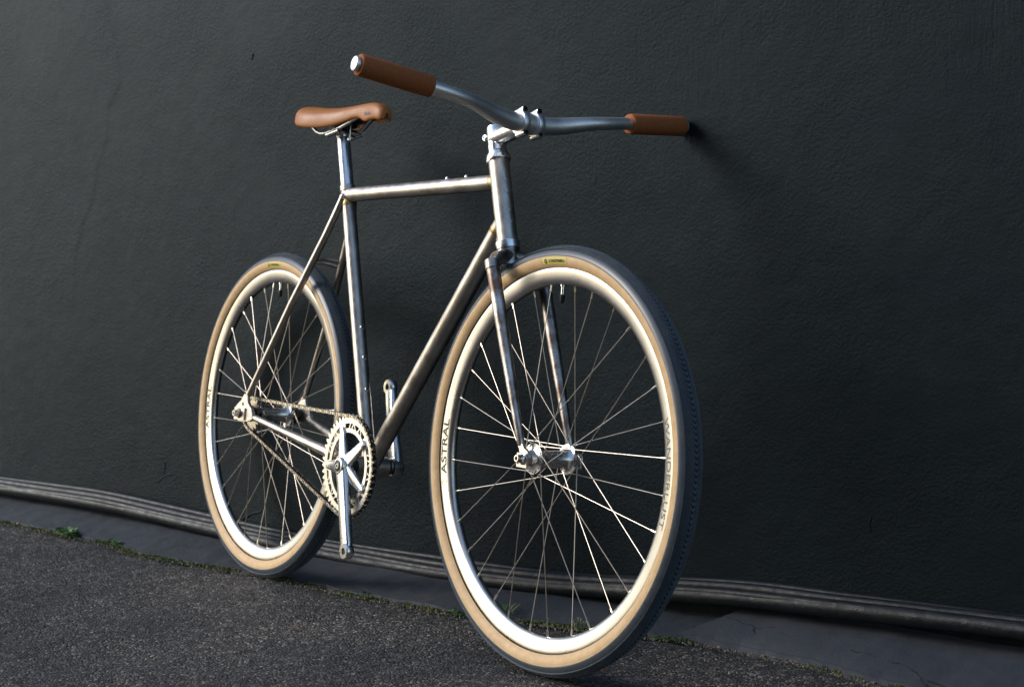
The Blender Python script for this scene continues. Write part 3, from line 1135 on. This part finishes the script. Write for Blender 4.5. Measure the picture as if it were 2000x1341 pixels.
ring_o = MB()
y0, y1 = YC - 0.0016, YC + 0.0016
outer = tooth_loop(NR, RR_)
N_ = len(outer)
circ = lambda r, n: [(r * math.cos(2 * math.pi * k / n), r * math.sin(2 * math.pi * k / n)) for k in range(n)]
ring_o.annulus(outer, [(0.0835 * math.cos(2 * math.pi * k / N_), 0.0835 * math.sin(2 * math.pi * k / N_)) for k in range(N_)], y0, y1, M['ring'])
ring_o.annulus(circ(0.0738, 120), circ(0.0655, 120), y0 - 0.0004, y1 + 0.0004, M['ring'])
SPIDER = [R(40 + 72 * k) for k in range(5)]


def pol(r, a):
    return (r * math.cos(a), r * math.sin(a))


for a in SPIDER:
    w0, w1 = 0.0115, 0.0095
    ring_o.prism([pol(0.0680, a - w0 / 0.068), pol(0.0868, a - w1 / 0.087), pol(0.0868, a + w1 / 0.087), pol(0.0680, a + w0 / 0.068)], y0 + 0.0003, y1 - 0.0003, M['ring'])
    for d0, d1 in ((15, 22), (30, 24), (33, 42), (48, 42), (56, 50)):
        b0, b1 = a + R(d0), a + R(d1)
        ring_o.prism([pol(0.0695, b0 - 0.020), pol(0.0862, b1 - 0.018), pol(0.0862, b1 + 0.018), pol(0.0695, b0 + 0.020)], y0 + 0.0005, y1 - 0.0005, M['ring'])
chainring = ring_o.link('chainring', bike, smooth=30)
chainring.location = BB
for a in SPIDER:
    b = MB()
    b.lathe([(0, 0.0056), (0.0008, 0.0056), (0.0012, 0.0048), (0.0012, 0.0026), (0.0004, 0.0025)], (0.072 * math.cos(a), -0.0535, 0.072 * math.sin(a)), (0, -1, 0), M['alu'], 16)
    b.lathe([(0.0005, 0.0025), (0.0007, 0.0024)], (0.072 * math.cos(a), -0.0535, 0.072 * math.sin(a)), (0, -1, 0), M['hole'], 10)
    b.link('chainring_bolt', chainring)

cog = MB()
co = tooth_loop(NC, RCG)
cog.annulus(co, circ(0.018, len(co)), y0, y1, M['chain'])
cog.link('sprocket', bike, smooth=30)


def crank(name, sgn, ang, length, yb, yp, spider):
    """arm along ang in the x-z plane from the axle"""
    b = MB()
    d = Vector((math.cos(ang), 0, math.sin(ang)))
    n = Vector((-math.sin(ang), 0, math.cos(ang)))
    Y = Vector((0, 1, 0))
    # boss
    b.lathe([(-0.0125, 0.0160), (-0.012, 0.0182), (0.006, 0.0178), (0.0095, 0.0166), (0.0106, 0.0150), (0.0106, 0.0125), (0.0096, 0.0120)], (0, sgn * yb, 0), (0, sgn, 0), M['alu'], 36)
    rings = []
    for t, hw, th in ((0.000, 0.0165, 0.0092), (0.018, 0.0172, 0.0094), (0.05, 0.0158, 0.0092), (0.09, 0.0146, 0.0090), (0.13, 0.0146, 0.0086), (length - 0.016, 0.0157, 0.0080), (length - 0.0080, 0.0140, 0.0076)):
        y = yb + (yp - yb) * (t / length) ** 1.2
        c = d * t + Y * (sgn * y)
        loop = []
        for k in range(20):
            a = 2 * math.pi * k / 20
            ca, sa = math.cos(a), math.sin(a)
            e = 0.62
            loop.append(c + n * hw * math.copysign(abs(ca) ** e, ca) + Y * th * math.copysign(abs(sa) ** e, sa))
        rings.append(loop)
    b.loft(rings, M['alu'])
    # pedal eye with its threaded hole
    b.lathe([(-0.0082, 0.0066), (-0.0082, 0.0138), (-0.0062, 0.0158), (0.0062, 0.0158), (0.0082, 0.0138), (0.0082, 0.0066)], d * length + Y * (sgn * yp), (0, sgn, 0), M['alu'], 32, closed=True)
    if spider:
        for a in SPIDER:
            dd = Vector((math.cos(a), 0, math.sin(a)))
            nn = Vector((-math.sin(a), 0, math.cos(a)))
            rg = []
            for t, hw, th, y in ((0.006, 0.0155, 0.0075, -0.0565), (0.018, 0.0142, 0.0070, -0.0555), (0.035, 0.0120, 0.0060, -0.0535), (0.055, 0.0100, 0.0044, -0.0522), (0.070, 0.0084, 0.0032, -0.0514), (0.0785, 0.0060, 0.0028, -0.0512)):
                c = dd * t + Y * y
                loop = []
                for k in range(16):
                    q_ = 2 * math.pi * k / 16
                    ca, sa = math.cos(q_), math.sin(q_)
                    loop.append(c + nn * hw * math.copysign(abs(ca) ** 0.55, ca) + Y * th * math.copysign(abs(sa) ** 0.55, sa))
                rg.append(loop)
            b.loft(rg, M['alu'])
    o = b.link(name, bike, smooth=45)
    o.location = BB
    b = MB()
    yy = sgn * (yb + 0.0100)
    b.lathe([(0, 0.0112), (0.0005, 0.0112), (0.0005, 0.0085), (0.0, 0.0080)], (0, yy, 0), (0, sgn, 0), M['black'], 28)
    b.lathe([(0, 0.0082), (0.0012, 0.0082), (0.0018, 0.0070), (0.0018, 0.0040), (0.0006, 0.0040)], (0, yy, 0), (0, sgn, 0), M['black'], 28)
    b.lathe([(0.0010, 0.0052), (0.0022, 0.0050), (0.0022, 0.0034), (0.0010, 0.0034)], (0, yy, 0), (0, sgn, 0), M['alu'], 20)
    b.lathe([(0.0008, 0.0034), (0.0010, 0.0033)], (0, yy, 0), (0, sgn, 0), M['hole'], 12)
    b.link('crank_bolt', o)
    return o


pa = math.atan2(-0.156, 0.0595)
crank('crank_arm', -1, pa, 0.167, 0.0605, 0.0715, True)
crank('crank_arm', 1, pa + math.pi, 0.167, 0.0605, 0.0715, False)
b = MB()
b.lathe([(-0.048, 0.0085), (0.048, 0.0085)], BB, (0, 1, 0), M['satin'], 20)
for s in (-1, 1):
    b.lathe([(0.0362, 0.0185), (0.0415, 0.0180), (0.042, 0.0120)], BB, (0, s, 0), M['black'], 32)
b.link('bottom_bracket', bike)

# chain: an open belt round sprocket and chainring
def chain_path():
    c1, c2 = np.array([0.0, 0.0]), np.array([BB.x, BB.z])
    d = c2 - c1
    D = np.hypot(*d)
    base = math.atan2(d[1], d[0])
    off = math.acos((RCG - RR_) / D)
    pts = []
    au, al = base + off, base - off
    # upper run, ring arc (clockwise), lower run, cog arc
    def arc(c, r, a0, a1):
        n = max(8, int(abs(a1 - a0) * r / 0.0015))
        for t in np.linspace(0, 1, n):
            a = a0 + (a1 - a0) * t
            pts.append((c[0] + r * math.cos(a), c[1] + r * math.sin(a)))
    arc(c2, RR_, au, al)
    arc(c1, RCG, al, au - 2 * math.pi)
    pts.append(pts[0])
    P = np.array(pts)
    L = np.concatenate([[0], np.cumsum(np.hypot(*np.diff(P, axis=0).T))])
    n = int(round(L[-1] / 0.0127 / 2)) * 2
    s = np.linspace(0, L[-1], n + 1)
    return np.stack([np.interp(s, L, P[:, 0]), np.interp(s, L, P[:, 1])], 1)


def link_mesh(outer_link):
    b = MB()
    yo = 0.0054 if outer_link else 0.0036
    poly = []
    for k in range(14):
        a = 2 * math.pi * k / 14
        x, z = 0.0051 * math.cos(a), 0.0051 * math.sin(a)
        poly.append((x + (0.00635 if x > 0.0001 else -0.00635 if x < -0.0001 else 0), z * (1.0 if abs(x) > 0.0016 else 0.50)))
    for s in (-1, 1):
        b.prism(poly, s * yo, s * (yo - 0.0011), M['chain'] if outer_link else M['chaindark'])
    if outer_link:
        for px in (-0.00635, 0.00635):
            b.lathe([(-0.0064, 0.0019), (0.0064, 0.0019)], (px, 0, 0), (0, 1, 0), M['chain'], 8)
    else:
        for px in (-0.00635, 0.00635):
            b.lathe([(-0.0020, 0.0038), (0.0020, 0.0038)], (px, 0, 0), (0, 1, 0), M['chaindark'], 10)
    return b.mesh('link', smooth=30)


LINKS = (link_mesh(True), link_mesh(False))
chain = empty('chain', bike)
CP = chain_path()
for i in range(len(CP) - 1):
    a, c = CP[i], CP[i + 1]
    o = put(LINKS[i % 2], 'link', chain)
    o.location = ((a[0] + c[0]) / 2, YC, (a[1] + c[1]) / 2)
    o.rotation_euler = (0, -math.atan2(c[1] - a[1], c[0] - a[0]), 0)

# --- seat post and saddle
b = MB()
b.tube([seat_pt(0.40), seat_pt(0.592)], 0.0136, M['alu'], 32)
sp = b.link('seat_post', bike)
b = MB()
top = seat_pt(0.592)
b.lathe([(-0.004, 0.0136), (0.001, 0.0150), (0.006, 0.0150), (0.009, 0.0120)], top, sd, M['alu'], 28)
b.tube([top + Vector((0.004, -0.028, 0.008)), top + Vector((0.004, 0.028, 0.008))], 0.0085, M['alu'], 20)
b.tube([top + Vector((-0.018, -0.028, 0.001)), top + Vector((0.032, -0.028, 0.007))], 0.0052, M['alu'], 12)
b.tube([top + Vector((-0.018, 0.028, 0.001)), top + Vector((0.032, 0.028, 0.007))], 0.0052, M['alu'], 12)
for dx in (-0.016, 0.026):
    b.lathe([(-0.016, 0.0034), (-0.0155, 0.0042), (-0.011, 0.0042), (-0.010, 0.0026), (0.016, 0.0026), (0.0165, 0.0044), (0.020, 0.0040)], top + Vector((dx, 0, 0.006)), (0, 0, 1), M['alu'], 12)
b.link('seat_clamp', sp)

SADDLE = [  # x, half width, top z, skirt depth, roundness
    (0.1290, 0.0300, 0.6500, 0.0180), (0.1310, 0.0450, 0.6560, 0.0280), (0.1350, 0.0560, 0.6605, 0.0375), (0.1430, 0.0640, 0.6625, 0.0440), (0.1560, 0.0685, 0.6620, 0.0475), (0.1760, 0.0680, 0.6590, 0.0490),
    (0.2000, 0.0620, 0.6560, 0.0490), (0.2250, 0.0535, 0.6535, 0.0470), (0.2500, 0.0450, 0.6520, 0.0440), (0.2750, 0.0375, 0.6515, 0.0400), (0.3000, 0.0310, 0.6518, 0.0350), (0.3200, 0.0265, 0.6525, 0.0300),
    (0.3370, 0.0236, 0.6533, 0.0268), (0.3480, 0.0224, 0.6538, 0.0320), (0.3570, 0.0215, 0.6540, 0.0375), (0.3660, 0.0208, 0.6540, 0.0378), (0.3760, 0.0200, 0.6535, 0.0345), (0.3870, 0.0190, 0.6515, 0.0310),
    (0.3965, 0.0178, 0.6490, 0.0300), (0.4040, 0.0162, 0.6450, 0.0280), (0.4100, 0.0140, 0.6400, 0.0225), (0.4135, 0.0110, 0.6350, 0.0160), (0.4150, 0.0070, 0.6310, 0.0090)]
SADDLE = [(x - 0.009, w, z - 0.0035, h - 0.003 * (x < 0.33)) for x, w, z, h in SADDLE]


def saddle_loop(x, w, zt, h, inset):
    L = []
    n = 24
    w_, zt_ = w - inset, zt - inset
    for k in range(n + 1):
        t = math.pi * k / n
        c, s = math.cos(t), math.sin(t)
        L.append(Vector((x, w_ * math.copysign(abs(c) ** 0.62, c), zt_ - h + (h if inset == 0 else h - 0.0) * abs(s) ** 0.62)))
    return L


rings = []
for x, w, zt, h in SADDLE:
    out = saddle_loop(x, w, zt, h, 0)
    ins = saddle_loop(x, w, zt, h - 0.001, min(0.005, w * 0.4))
    rings.append(out + ins[::-1])
b = MB()
b.loft(rings, M['leather'], caps=True)
saddle = b.link('saddle', bike, smooth=60)
sub = saddle.modifiers.new('smooth', 'SUBSURF')
sub.levels = sub.render_levels = 1
b = MB()
b.loft([[Vector((x, w * 0.75 * c, zt - h * 0.62 + dz)) for c, dz in ((-1, 0), (1, 0), (1, 0.006), (-1, 0.006))] for x, w, zt, h in SADDLE[4:17]], M['shell'])
b.prism([(0.215, 0.6300), (0.262, 0.6350), (0.258, 0.6100), (0.222, 0.6080)], -0.018, 0.018, M['shell'])
b.link('saddle_underside', saddle, smooth=30)
for s in (-1, 1):
    b = MB()
    b.tube([(0.1500, s * 0.036, 0.6240), (0.1580, s * 0.034, 0.6150), (0.1720, s * 0.030, 0.6030), (0.1860, s * 0.0275, 0.5985), (0.2050, s * 0.0270, 0.5975), (0.2500, s * 0.0265, 0.6020), (0.2750, s * 0.0240, 0.6085),
            (0.3050, s * 0.018, 0.6190), (0.3350, s * 0.012, 0.6300)], 0.0037, M['satin'], 12)
    b.link('saddle_rail', saddle)
def saddle_map(u, v_):
    x = 0.3510 + u
    i = np.interp(x, [q[0] for q in SADDLE], range(len(SADDLE)))
    w = float(np.interp(x, [q[0] for q in SADDLE], [q[1] for q in SADDLE]))
    zt = float(np.interp(x, [q[0] for q in SADDLE], [q[2] for q in SADDLE]))
    h = float(np.interp(x, [q[0] for q in SADDLE], [q[3] for q in SADDLE]))
    z = 0.6230 + v_
    f_ = min(1.0, max(0.0, (z - (zt - h)) / h)) ** (1 / 0.62)
    t = math.asin(f_)
    return (x, -w * abs(math.cos(t)) ** 0.62 - 0.0005, z)
lettering_on(saddle, 'Turbo', saddle_map, 0.0230, 0.0070, shear=0.35, bold=0.015)

# --- stem and bar
BARC = Vector((0.8860, 0, 0.5656))
b = MB()
s0, s1 = steer_pt(0.5225), steer_pt(0.5690)
L_ = (s1 - s0).length
b.lathe([(0, 0.0150), (0.0006, 0.0166), (0.012, 0.0166), (0.0125, 0.0160), (L_ - 0.004, 0.0158), (L_ - 0.001, 0.0148), (L_, 0.0120)], s0, SA, M['alu'], 40)
e0 = steer_pt(0.5475)
b.tube([e0, e0 + (BARC - e0) * 0.25, e0 + (BARC - e0) * 0.6, BARC - (BARC - e0) * 0.12], [0.0175, 0.0165, 0.0160, 0.0160], M['alu'], 32)
b.lathe([(-0.0215, 0.0168), (-0.0210, 0.0188), (0.0210, 0.0188), (0.0215, 0.0168)], BARC, (0, 1, 0), M['satin'], 36)
stem = b.link('stem', bike, smooth=40)
SFW = (BARC - e0).normalized()
SUP = Vector((-SFW.z, 0, SFW.x))
for s in (-1, 1):                                   # the two bands of the faceplate with four lugs
    b = MB()
    b.lathe([(-0.0065, 0.0165), (-0.0062, 0.0205), (-0.0052, 0.0212), (0.0052, 0.0212), (0.0062, 0.0205), (0.0065, 0.0165)], BARC + Vector((0.0012, s * 0.0155, 0)), (0, 1, 0), M['satin'], 36)
    for v_ in (-1, 1):
        c = BARC + Vector((0, s * 0.0155, 0)) + SUP * (v_ * 0.0205)
        b.lathe([(-0.0115, 0.0030), (-0.0105, 0.0052), (-0.0005, 0.0054), (-0.0004, 0.0044), (0.0008, 0.0044), (0.0009, 0.0056), (0.0140, 0.0062), (0.0152, 0.0057), (0.0152, 0.0047), (0.0110, 0.0045)], c, SFW, M['alu'], 24)
    b.link('faceplate', stem, smooth=40)
    for v_ in (-1, 1):
        c = BARC + Vector((0, s * 0.0155, 0)) + SUP * (v_ * 0.0205)
        b = MB()
        b.lathe([(0.0108, 0.0047), (0.0118, 0.0046)], c, SFW, M['hole'], 14)
        b.lathe([(0.0118, 0.0036), (0.0144, 0.0034), (0.0146, 0.0020), (0.0130, 0.0019)], c, SFW, M['black'], 14)
        b.link('stem_bolt', stem)
b = MB()
for z in (0.5480,):
    b.tube([steer_pt(z) + Vector((-0.0175, -0.013, 0)), steer_pt(z) + Vector((-0.0175, 0.013, 0))], 0.0058, M['alu'], 16)
    b.lathe([(0.0125, 0.0048), (0.0150, 0.0046), (0.0152, 0.0026), (0.0135, 0.0025)], steer_pt(z) + Vector((-0.0175, 0, 0)), (0, -1, 0), M['alu'], 14)
b.link('stem_pinch', stem)

YB = [0, 0.030, 0.050, 0.075, 0.095, 0.115, 0.138, 0.160, 0.185, 0.2107, 0.2600, 0.3480]
XB = [0.8860, 0.8860, 0.8872, 0.8904, 0.8955, 0.9013, 0.9065, 0.9086, 0.9065, 0.9021, 0.8985, 0.8931]
ZB = [0.5656, 0.5656, 0.5675, 0.5715, 0.5762, 0.5805, 0.5842, 0.5872, 0.5912, 0.5947, 0.6004, 0.6104]
yy = np.linspace(0, 0.348, 50)
k5 = np.array([1, 2, 3, 2, 1]) / 9
xx, zz = np.interp(yy, YB, XB), np.interp(yy, YB, ZB)
for _ in range(2):
    xx[2:-2] = np.convolve(xx, k5, 'valid')
    zz[2:-2] = np.convolve(zz, k5, 'valid')
rr = np.interp(yy, [0, 0.040, 0.075, 0.120, 0.16, 0.35], [0.0159, 0.0159, 0.0148, 0.0124, 0.0113, 0.0111])
half = list(zip(xx, yy, zz))
path = [(x, -y, z) for x, y, z in half[:0:-1]] + half
rads = list(rr[:0:-1]) + list(rr)
b = MB()
b.tube(path, rads, M['satin'], 28)
bar = b.link('handlebar', bike, smooth=60)
for s in (-1, 1):
    a, c = Vector((0.9021, s * 0.2107, 0.5947)), Vector((0.8935, s * 0.3445, 0.6101))
    d = (c - a).normalized()
    L_ = (c - a).length
    b = MB()
    b.lathe([(0, 0.0112), (0.0003, 0.0160), (0.0012, 0.0176), (0.003, 0.0183), (L_ - 0.003, 0.0183), (L_ - 0.0012, 0.0176), (L_ - 0.0003, 0.0160), (L_, 0.0112)], a, d, M['grip'], 40)
    b.link('grip', bar, smooth=60)
    b = MB()
    b.lathe([(-0.002, 0.0095), (0.002, 0.0095), (0.0022, 0.0112), (0.0030, 0.0125), (0.0060, 0.0127), (0.0075, 0.0118), (0.0080, 0.0095)], c, d, M['satin'], 32)
    b.link('bar_plug', bar, smooth=50)

# ------------------------------------------------------------------ weeds, stones and litter along the seam
def weed(x, y, n, hgt, spread, label, dry=0.15, leafw=0.004):
    b = MB()
    for k in range(n):
        a = random.uniform(0, 2 * math.pi)
        r = spread * math.sqrt(random.random())
        px, py = x + r * math.cos(a) * 1.6, y + r * math.sin(a) * 0.55
        up = random.uniform(0.4, 1.0) * hgt
        lean = random.uniform(0.2, 1.0) * hgt
        dx, dy = math.cos(a) * lean, math.sin(a) * lean
        w = leafw * random.uniform(0.6, 1.3)
        t = Vector((-math.sin(a), math.cos(a), 0)) * w
        p0 = Vector((px, py, -0.004))
        p1 = p0 + Vector((dx * 0.35, dy * 0.35, up * 0.6 + 0.003))
        p2 = p0 + Vector((dx * 0.75, dy * 0.75, up))
        p3 = p0 + Vector((dx, dy, up * 0.88))
        m = M['dryweed'] if random.random() < dry else M['weed']
        b.add([p0 - t * 0.25, p0 + t * 0.25, p1 - t * 0.6, p1 + t * 0.6, p2 - t, p2 + t, p3], [(0, 1, 3, 2), (2, 3, 5, 4), (4, 5, 6)], m)
    return tag(b.link('weed', smooth=0), label, 'weed', 'weeds growing along the foot of the wall')


weed(-0.766, -0.160, 90, 0.020, 0.030, 'largest green leafy weed clump in the seam of the asphalt and concrete strip', 0.06, 0.0055)
weed(-0.860, -0.178, 30, 0.010, 0.020, 'small flat green weed beside the largest clump, towards the pale stone', 0.2)
weed(-0.955, -0.198, 24, 0.010, 0.014, 'tiny green weed next to the pale stone at the frame edge', 0.2)
weed(-0.565, -0.112, 34, 0.014, 0.018, 'silvery green rosette weed between the largest clump and the rear tyre', 0.1, 0.006)
weed(-0.425, -0.100, 50, 0.009, 0.036, 'yellowish green low weed where the seam bends before the rear tyre', 0.5)
weed(-0.150, -0.036, 26, 0.007, 0.018, 'thin low weed just behind the rear tyre', 0.3)
weed(0.296, 0.078, 34, 0.014, 0.022, 'thin grassy weed below the crank end', 0.3, 0.0022)
weed(0.560, 0.146, 60, 0.012, 0.024, 'dense dark green weed at the rear edge of the front tyre', 0.03)
weed(0.650, 0.200, 26, 0.030, 0.014, 'tall wispy weed seen through the front wheel spokes, nearer the fork', 0.3, 0.0020)
weed(0.735, 0.232, 40, 0.012, 0.030, 'low yellowish weed seen through the bottom of the front wheel', 0.5, 0.0026)
weed(0.800, 0.262, 26, 0.020, 0.018, 'sparse wispy weed seen through the front wheel under the rim lettering', 0.4, 0.0020)
weed(0.945, 0.330, 44, 0.010, 0.026, 'low green weed in front of the front tyre by the cracked strip', 0.25)

# crumbled stones and moss lining the seam
V, F, mi = [], [], []
oct_v = np.array([(1, 0, 0), (-1, 0, 0), (0, 1, 0), (0, -1, 0), (0, 0, 1), (0, 0, -1)], float)
oct_f = [(0, 2, 4), (2, 1, 4), (1, 3, 4), (3, 0, 4), (2, 0, 5), (1, 2, 5), (3, 1, 5), (0, 3, 5)]
for k in range(5200):
    x = random.uniform(-1.6, 1.75)
    y = float(seam_y(x)) + random.gauss(-0.008, 0.011)
    s = random.choice((0.0010, 0.0014, 0.0018, 0.0026)) * random.uniform(0.7, 1.3)
    e = Euler((random.uniform(0, 6), random.uniform(0, 6), random.uniform(0, 6))).to_matrix()
    o = len(V)
    for p in oct_v * np.array([1, random.uniform(.6, 1), random.uniform(.5, .9)]) * s:
        V.append(e @ Vector(p) + Vector((x, y, -0.001)))
    F += [tuple(i + o for i in f_) for f_ in oct_f]
    mi += [random.choice((0, 0, 0, 1))] * 8
for k in range(900):
    x, y = random.uniform(-1.2, 1.7), random.uniform(-0.9, 0.45)
    if y > seam_y(x) - 0.01:
        continue
    s = random.choice((0.0012, 0.0016, 0.0022, 0.0034)) * random.uniform(0.7, 1.3)
    e = Euler((random.uniform(0, 6), random.uniform(0, 6), random.uniform(0, 6))).to_matrix()
    o = len(V)
    for p in oct_v * np.array([1, random.uniform(.6, 1), random.uniform(.5, .9)]) * s:
        V.append(e @ Vector(p) + Vector((x, y, 0.0)))
    F += [tuple(i + o for i in f_) for f_ in oct_f]
    mi += [0] * 8
tag(put(raw_mesh('gravel', V, F, [M['stone'], M['dryweed']], mi, smooth=False), 'gravel'), kind='stuff')


# moss and tiny seedlings in the seam: too fine to count
V, F, mi = [], [], []
for k in range(8500):
    x = random.uniform(-1.7, 1.75)
    dens = float(vnoise(np.array(x), np.array(3.0), 0.16, 71)) * 0.6 + float(vnoise(np.array(x), np.array(7.0), 0.045, 72)) * 0.6
    if dens < random.uniform(-0.25, 0.45):
        continue
    y = float(seam_y(x)) + random.gauss(-0.004, 0.0055)
    a = random.uniform(0, 6.28)
    l, w = random.uniform(0.003, 0.0085), random.uniform(0.0010, 0.0022)
    d, t = Vector((math.cos(a), math.sin(a), 0)), Vector((-math.sin(a), math.cos(a), 0))
    p = Vector((x, y, -0.002))
    o = len(V)
    V += [p - t * w, p + t * w, p + d * l * 0.4 + t * w * 0.8 + Vector((0, 0, l * 0.8)), p + d * l * 0.8 + Vector((0, 0, l)), p + d * l * 0.4 - t * w * 0.8 + Vector((0, 0, l * 0.8))]
    F.append((o, o + 1, o + 2, o + 3, o + 4))
    mi.append(0 if random.random() < 0.45 else 1)
tag(put(raw_mesh('moss', V, F, [M['weed'], M['dryweed']], mi, smooth=False), 'moss'), kind='stuff')


def stone(x, y, s, label, m):
    bm = bmesh.new()
    bmesh.ops.create_icosphere(bm, subdivisions=2, radius=s)
    for v in bm.verts:
        v.co *= 1 + 0.22 * math.sin(v.co.x * 900 + v.co.y * 500)
        v.co.z *= 0.6
    me = bpy.data.meshes.new('stone')
    bm.to_mesh(me)
    bm.free()
    me.materials.append(m)
    o = put(me, 'stone')
    o.location = (x, y, s * 0.35)
    return tag(o, label, 'stone')


M['pale'] = mat('pale_stone', (0.50, 0.40, 0.32), 0.75, tint=(0.35, 0.28, 0.22), tint_scale=200)
stone(-1.005, -0.208, 0.006, 'pale pinkish pebble lying in the seam near the frame edge', M['pale'])


def leaf(x, y, l, w, rot, label, m, curl=0.3):
    V, F = [], []
    n = 8
    for i in range(n + 1):
        t = i / n
        hw = w * math.sin(math.pi * min(0.98, t * 0.93 + 0.04)) ** 0.8
        z = 0.003 + l * curl * (t - 0.5) ** 2
        for s in (-1, 0, 1):
            V.append(((t - 0.5) * l, s * hw, z + abs(s) * w * 0.35))
    for i in range(n):
        for j in range(2):
            F.append((i * 3 + j, i * 3 + j + 1, i * 3 + j + 4, i * 3 + j + 3))
    o = put(raw_mesh('dry_leaf', V, F, [m]), 'dry_leaf')
    o.location = (x, y, 0.001)
    o.rotation_euler = (0, 0, rot)
    return tag(o, label, 'leaf', 'dry leaves lying on the asphalt')


leaf(0.507, -0.179, 0.024, 0.0018, 0.9, 'thin orange brown leaf stalk lying on the open asphalt', M['leafbrown'], 0.1)
leaf(0.444, -0.279, 0.016, 0.0045, 0.2, 'small dark scrap of leaf lying on the open asphalt', M['leafdark'])
leaf(1.082, 0.085, 0.018, 0.0060, 0.6, 'curled reddish leaf lying beneath the front tyre', M['leafbrown'], 1.0)
